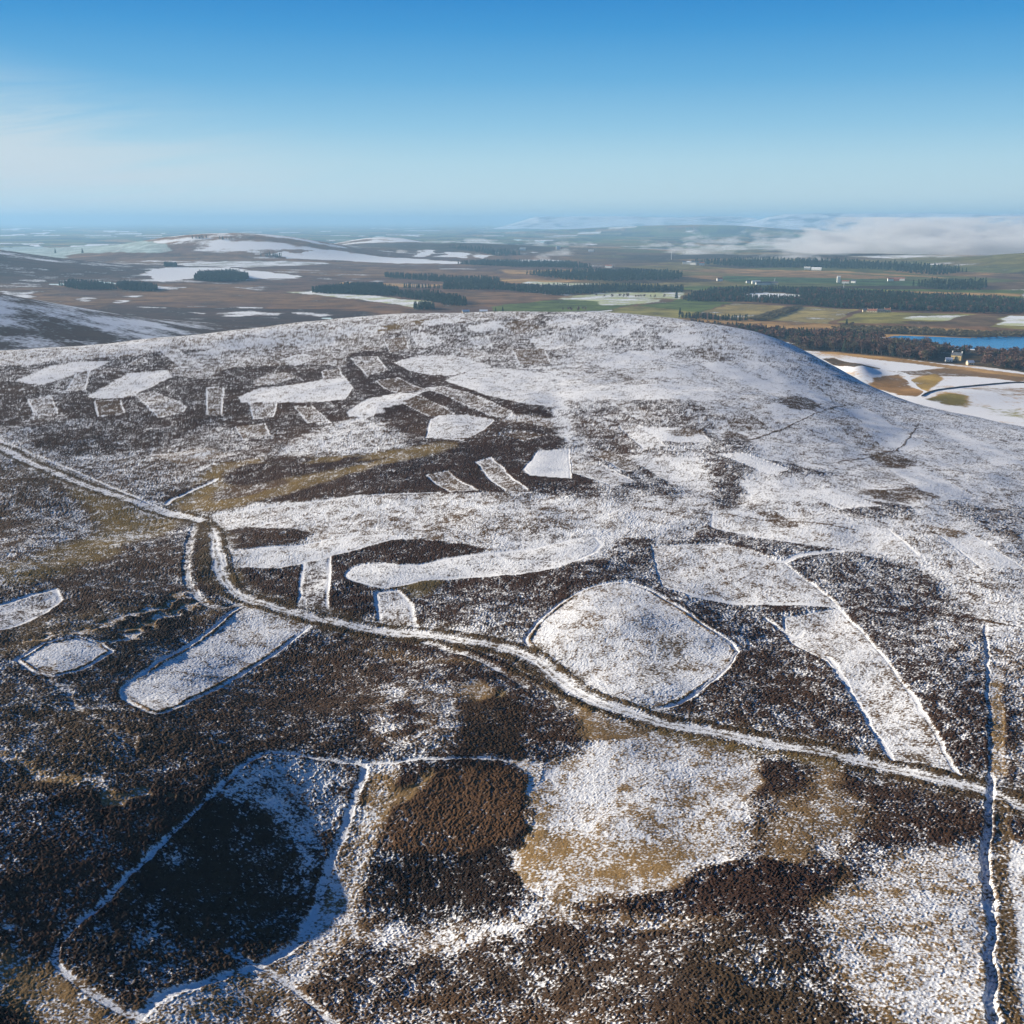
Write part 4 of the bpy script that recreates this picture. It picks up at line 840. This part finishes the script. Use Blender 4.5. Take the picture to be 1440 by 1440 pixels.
# masts and a wind turbine
M_MST = simple('white_mast', (.75, .76, .78), var=.03)
def turbine(px, py, H, R_, label):
    x_, y_ = atl(px, py); e = empty('wind_turbine', (x_, y_, hz(x_, y_)), .2); tag(e, label, 'wind turbine')
    V_, F_ = [], []; tube(V_, F_, (0, 0, -1), (0, 0, H), H*.035, H*.018, 10); mesh('tower', V_, F_, M_MST, e)
    V_, F_ = [], []; box(V_, F_, -H*.02, H*.02, -H*.05, H*.05, H-.3, H+H*.04); mesh('nacelle', V_, F_, M_MST, e)
    for k_ in range(3):
        a = .5+k_*2.094; V_, F_ = [], []; tube(V_, F_, (0, -H*.06, H+H*.02), (math.sin(a)*R_, -H*.06, H+H*.02+math.cos(a)*R_), R_*.045, R_*.012, 6); mesh('blade', V_, F_, M_MST, e)
turbine(944, 365, 36, 15, 'white wind turbine on the hazy plain above the dark woods')
turbine(1186, 409, 20, 7, 'small wind turbine behind the dark forest, below the tower house')
turbine(1089, 400, 16, 5, 'tiny wind turbine among the cream farm buildings')
# drystone dyke in the snowy valley
M_STONE = simple('drystone', (.085, .075, .065), var=.4, sc=1.2)
P = smooth_poly([atl(*p) for p in [(1296,558),(1304,554),(1320,549),(1345,545.5),(1380,542.5),(1410,539.5),(1430,538.5),(1500,541)]], False, 2)
V_, F_ = [], []
for i, p_ in enumerate(P):
    a = P[max(0, i-1)]; b = P[min(len(P)-1, i+1)]; d = Vector((b[0]-a[0], b[1]-a[1], 0)).normalized(); n_ = Vector((-d.y, d.x, 0)); z_ = hz(*p_)
    for o_, z1 in ((-.55, -.5), (-.35, 1.5+.15*math.sin(i*2.3)), (.35, 1.5+.15*math.sin(i*2.3)), (.55, -.5)): V_.append((p_[0]+n_.x*o_, p_[1]+n_.y*o_, z_+z1))
for i in range(len(P)-1):
    for j in range(3): F_.append((i*4+j, i*4+j+1, i*4+j+5, i*4+j+4))
F_ += [(0, 1, 2, 3), tuple(len(V_)-4+i for i in (3, 2, 1, 0))]
tag(mesh('stone_wall', V_, F_, M_STONE), 'dark drystone wall curving across the snowy valley field', 'wall')
# snowy mountains on the horizon
M_MTN, t, b = mat('mountain_snow'); n_ = noise(t, .0016, 5, .7, N(t, 'ShaderNodeNewGeometry').outputs['Position'])
mm_ = N(t, 'ShaderNodeMix', data_type='RGBA'); t.links.new(mr(t, n_, .38, .52), mm_.inputs[0]); mm_.inputs[6].default_value = (.12, .14, .18, 1); mm_.inputs[7].default_value = (.85, .87, .92, 1); t.links.new(mm_.outputs[2], b.inputs['Base Color'])
def range_(x0, x1, y0, base_h, amp, seed, sc=1500, dep=5000):
    nx, ny = 260, 26; xs = np.linspace(x0, x1, nx); ys = np.linspace(y0, y0+dep, ny); XX, YY = np.meshgrid(xs, ys)
    v = (ys-y0)/dep; prof = np.sin(v*math.pi)[:, None]; ends = np.clip(np.minimum(XX-x0, x1-XX)/((x1-x0)*.15), 0, 1)
    rdg = 1-np.abs(2*fbm(XX, YY, sc, 5, seed)-1); Z_ = (base_h+amp*(rdg-.5)*2)*prof*ends-8
    F_ = [(j*nx+i, j*nx+i+1, (j+1)*nx+i+1, (j+1)*nx+i) for j in range(ny-1) for i in range(nx-1)]
    o = mesh('mountains', np.stack([XX.ravel(), YY.ravel(), Z_.ravel()], 1), F_, M_MTN); o['kind'] = 'structure'
range_(-500, 7000, 25000, 225, 80, 5); range_(4800, 16000, 23500, 265, 100, 9)

# ------------------------------------------------------------------ air
def volbox(name, lo_, hi_):
    v = [(x, y, z) for x in (lo_[0], hi_[0]) for y in (lo_[1], hi_[1]) for z in (lo_[2], hi_[2])]
    me = bpy.data.meshes.new(name); me.from_pydata(v, [], [(0,1,3,2),(4,6,7,5),(0,4,5,1),(2,3,7,6),(0,2,6,4),(1,5,7,3)])
    o = link(bpy.data.objects.new(name, me)); o['kind'] = 'stuff'; return o
FX0, FX1, FY0, FY1, FH = -600, 7500, 5200, 9800, 215
fb = volbox('fog_bank', (FX0, FY0, -2), (FX1, FY1, FH)); fb['label'] = 'bank of low fog lying over the plain at the right'
mf = bpy.data.materials.new('fog'); mf.use_nodes = True; t = mf.node_tree; t.nodes.clear()
g_ = N(t, 'ShaderNodeNewGeometry'); s3 = N(t, 'ShaderNodeSeparateXYZ'); t.links.new(g_.outputs['Position'], s3.inputs[0])
m3 = N(t, 'ShaderNodeMapping'); m3.inputs['Scale'].default_value = (1, 1, 3.2); t.links.new(g_.outputs['Position'], m3.inputs[0])
fn = noise(t, .0024, 6, .58, m3.outputs[0])
zz_ = M(t, 'DIVIDE', s3.outputs[2], float(FH))
fx = mr(t, M(t, 'SUBTRACT', s3.outputs[0], M(t, 'MULTIPLY', s3.outputs[1], .2)), -500.0, 1400.0); fy = M(t, 'MULTIPLY', mr(t, s3.outputs[1], FY0, FY0+900.0), mr(t, s3.outputs[1], FY1, FY1-700.0)); fx = M(t, 'MULTIPLY', fx, mr(t, s3.outputs[0], FX1, FX1-900.0))
dd = M(t, 'SUBTRACT', M(t, 'ADD', M(t, 'MULTIPLY', fn, 4.6), -1.75), zz_)
dd = mr(t, M(t, 'SUBTRACT', dd, M(t, 'SUBTRACT', 1.0, M(t, 'MULTIPLY', fx, fy))), 0.0, .14)
pv = N(t, 'ShaderNodeVolumePrincipled'); pv.inputs['Color'].default_value = (.93, .93, .95, 1); pv.inputs['Anisotropy'].default_value = .2
t.links.new(M(t, 'MULTIPLY', dd, .0048), pv.inputs['Density']); mo_ = N(t, 'ShaderNodeOutputMaterial'); t.links.new(pv.outputs[0], mo_.inputs['Volume']); fb.data.materials.append(mf)
hb = volbox('haze', (-90000, -90000, -20), (90000, 90000, 375))
mh = bpy.data.materials.new('haze_air'); mh.use_nodes = True; t = mh.node_tree; t.nodes.clear()
pv = N(t, 'ShaderNodeVolumePrincipled'); pv.inputs['Density'].default_value = 6.8e-5; pv.inputs['Color'].default_value = (.34, .60, .86, 1); pv.inputs['Anisotropy'].default_value = .1
mo_ = N(t, 'ShaderNodeOutputMaterial'); t.links.new(pv.outputs[0], mo_.inputs['Volume']); hb.data.materials.append(mh)
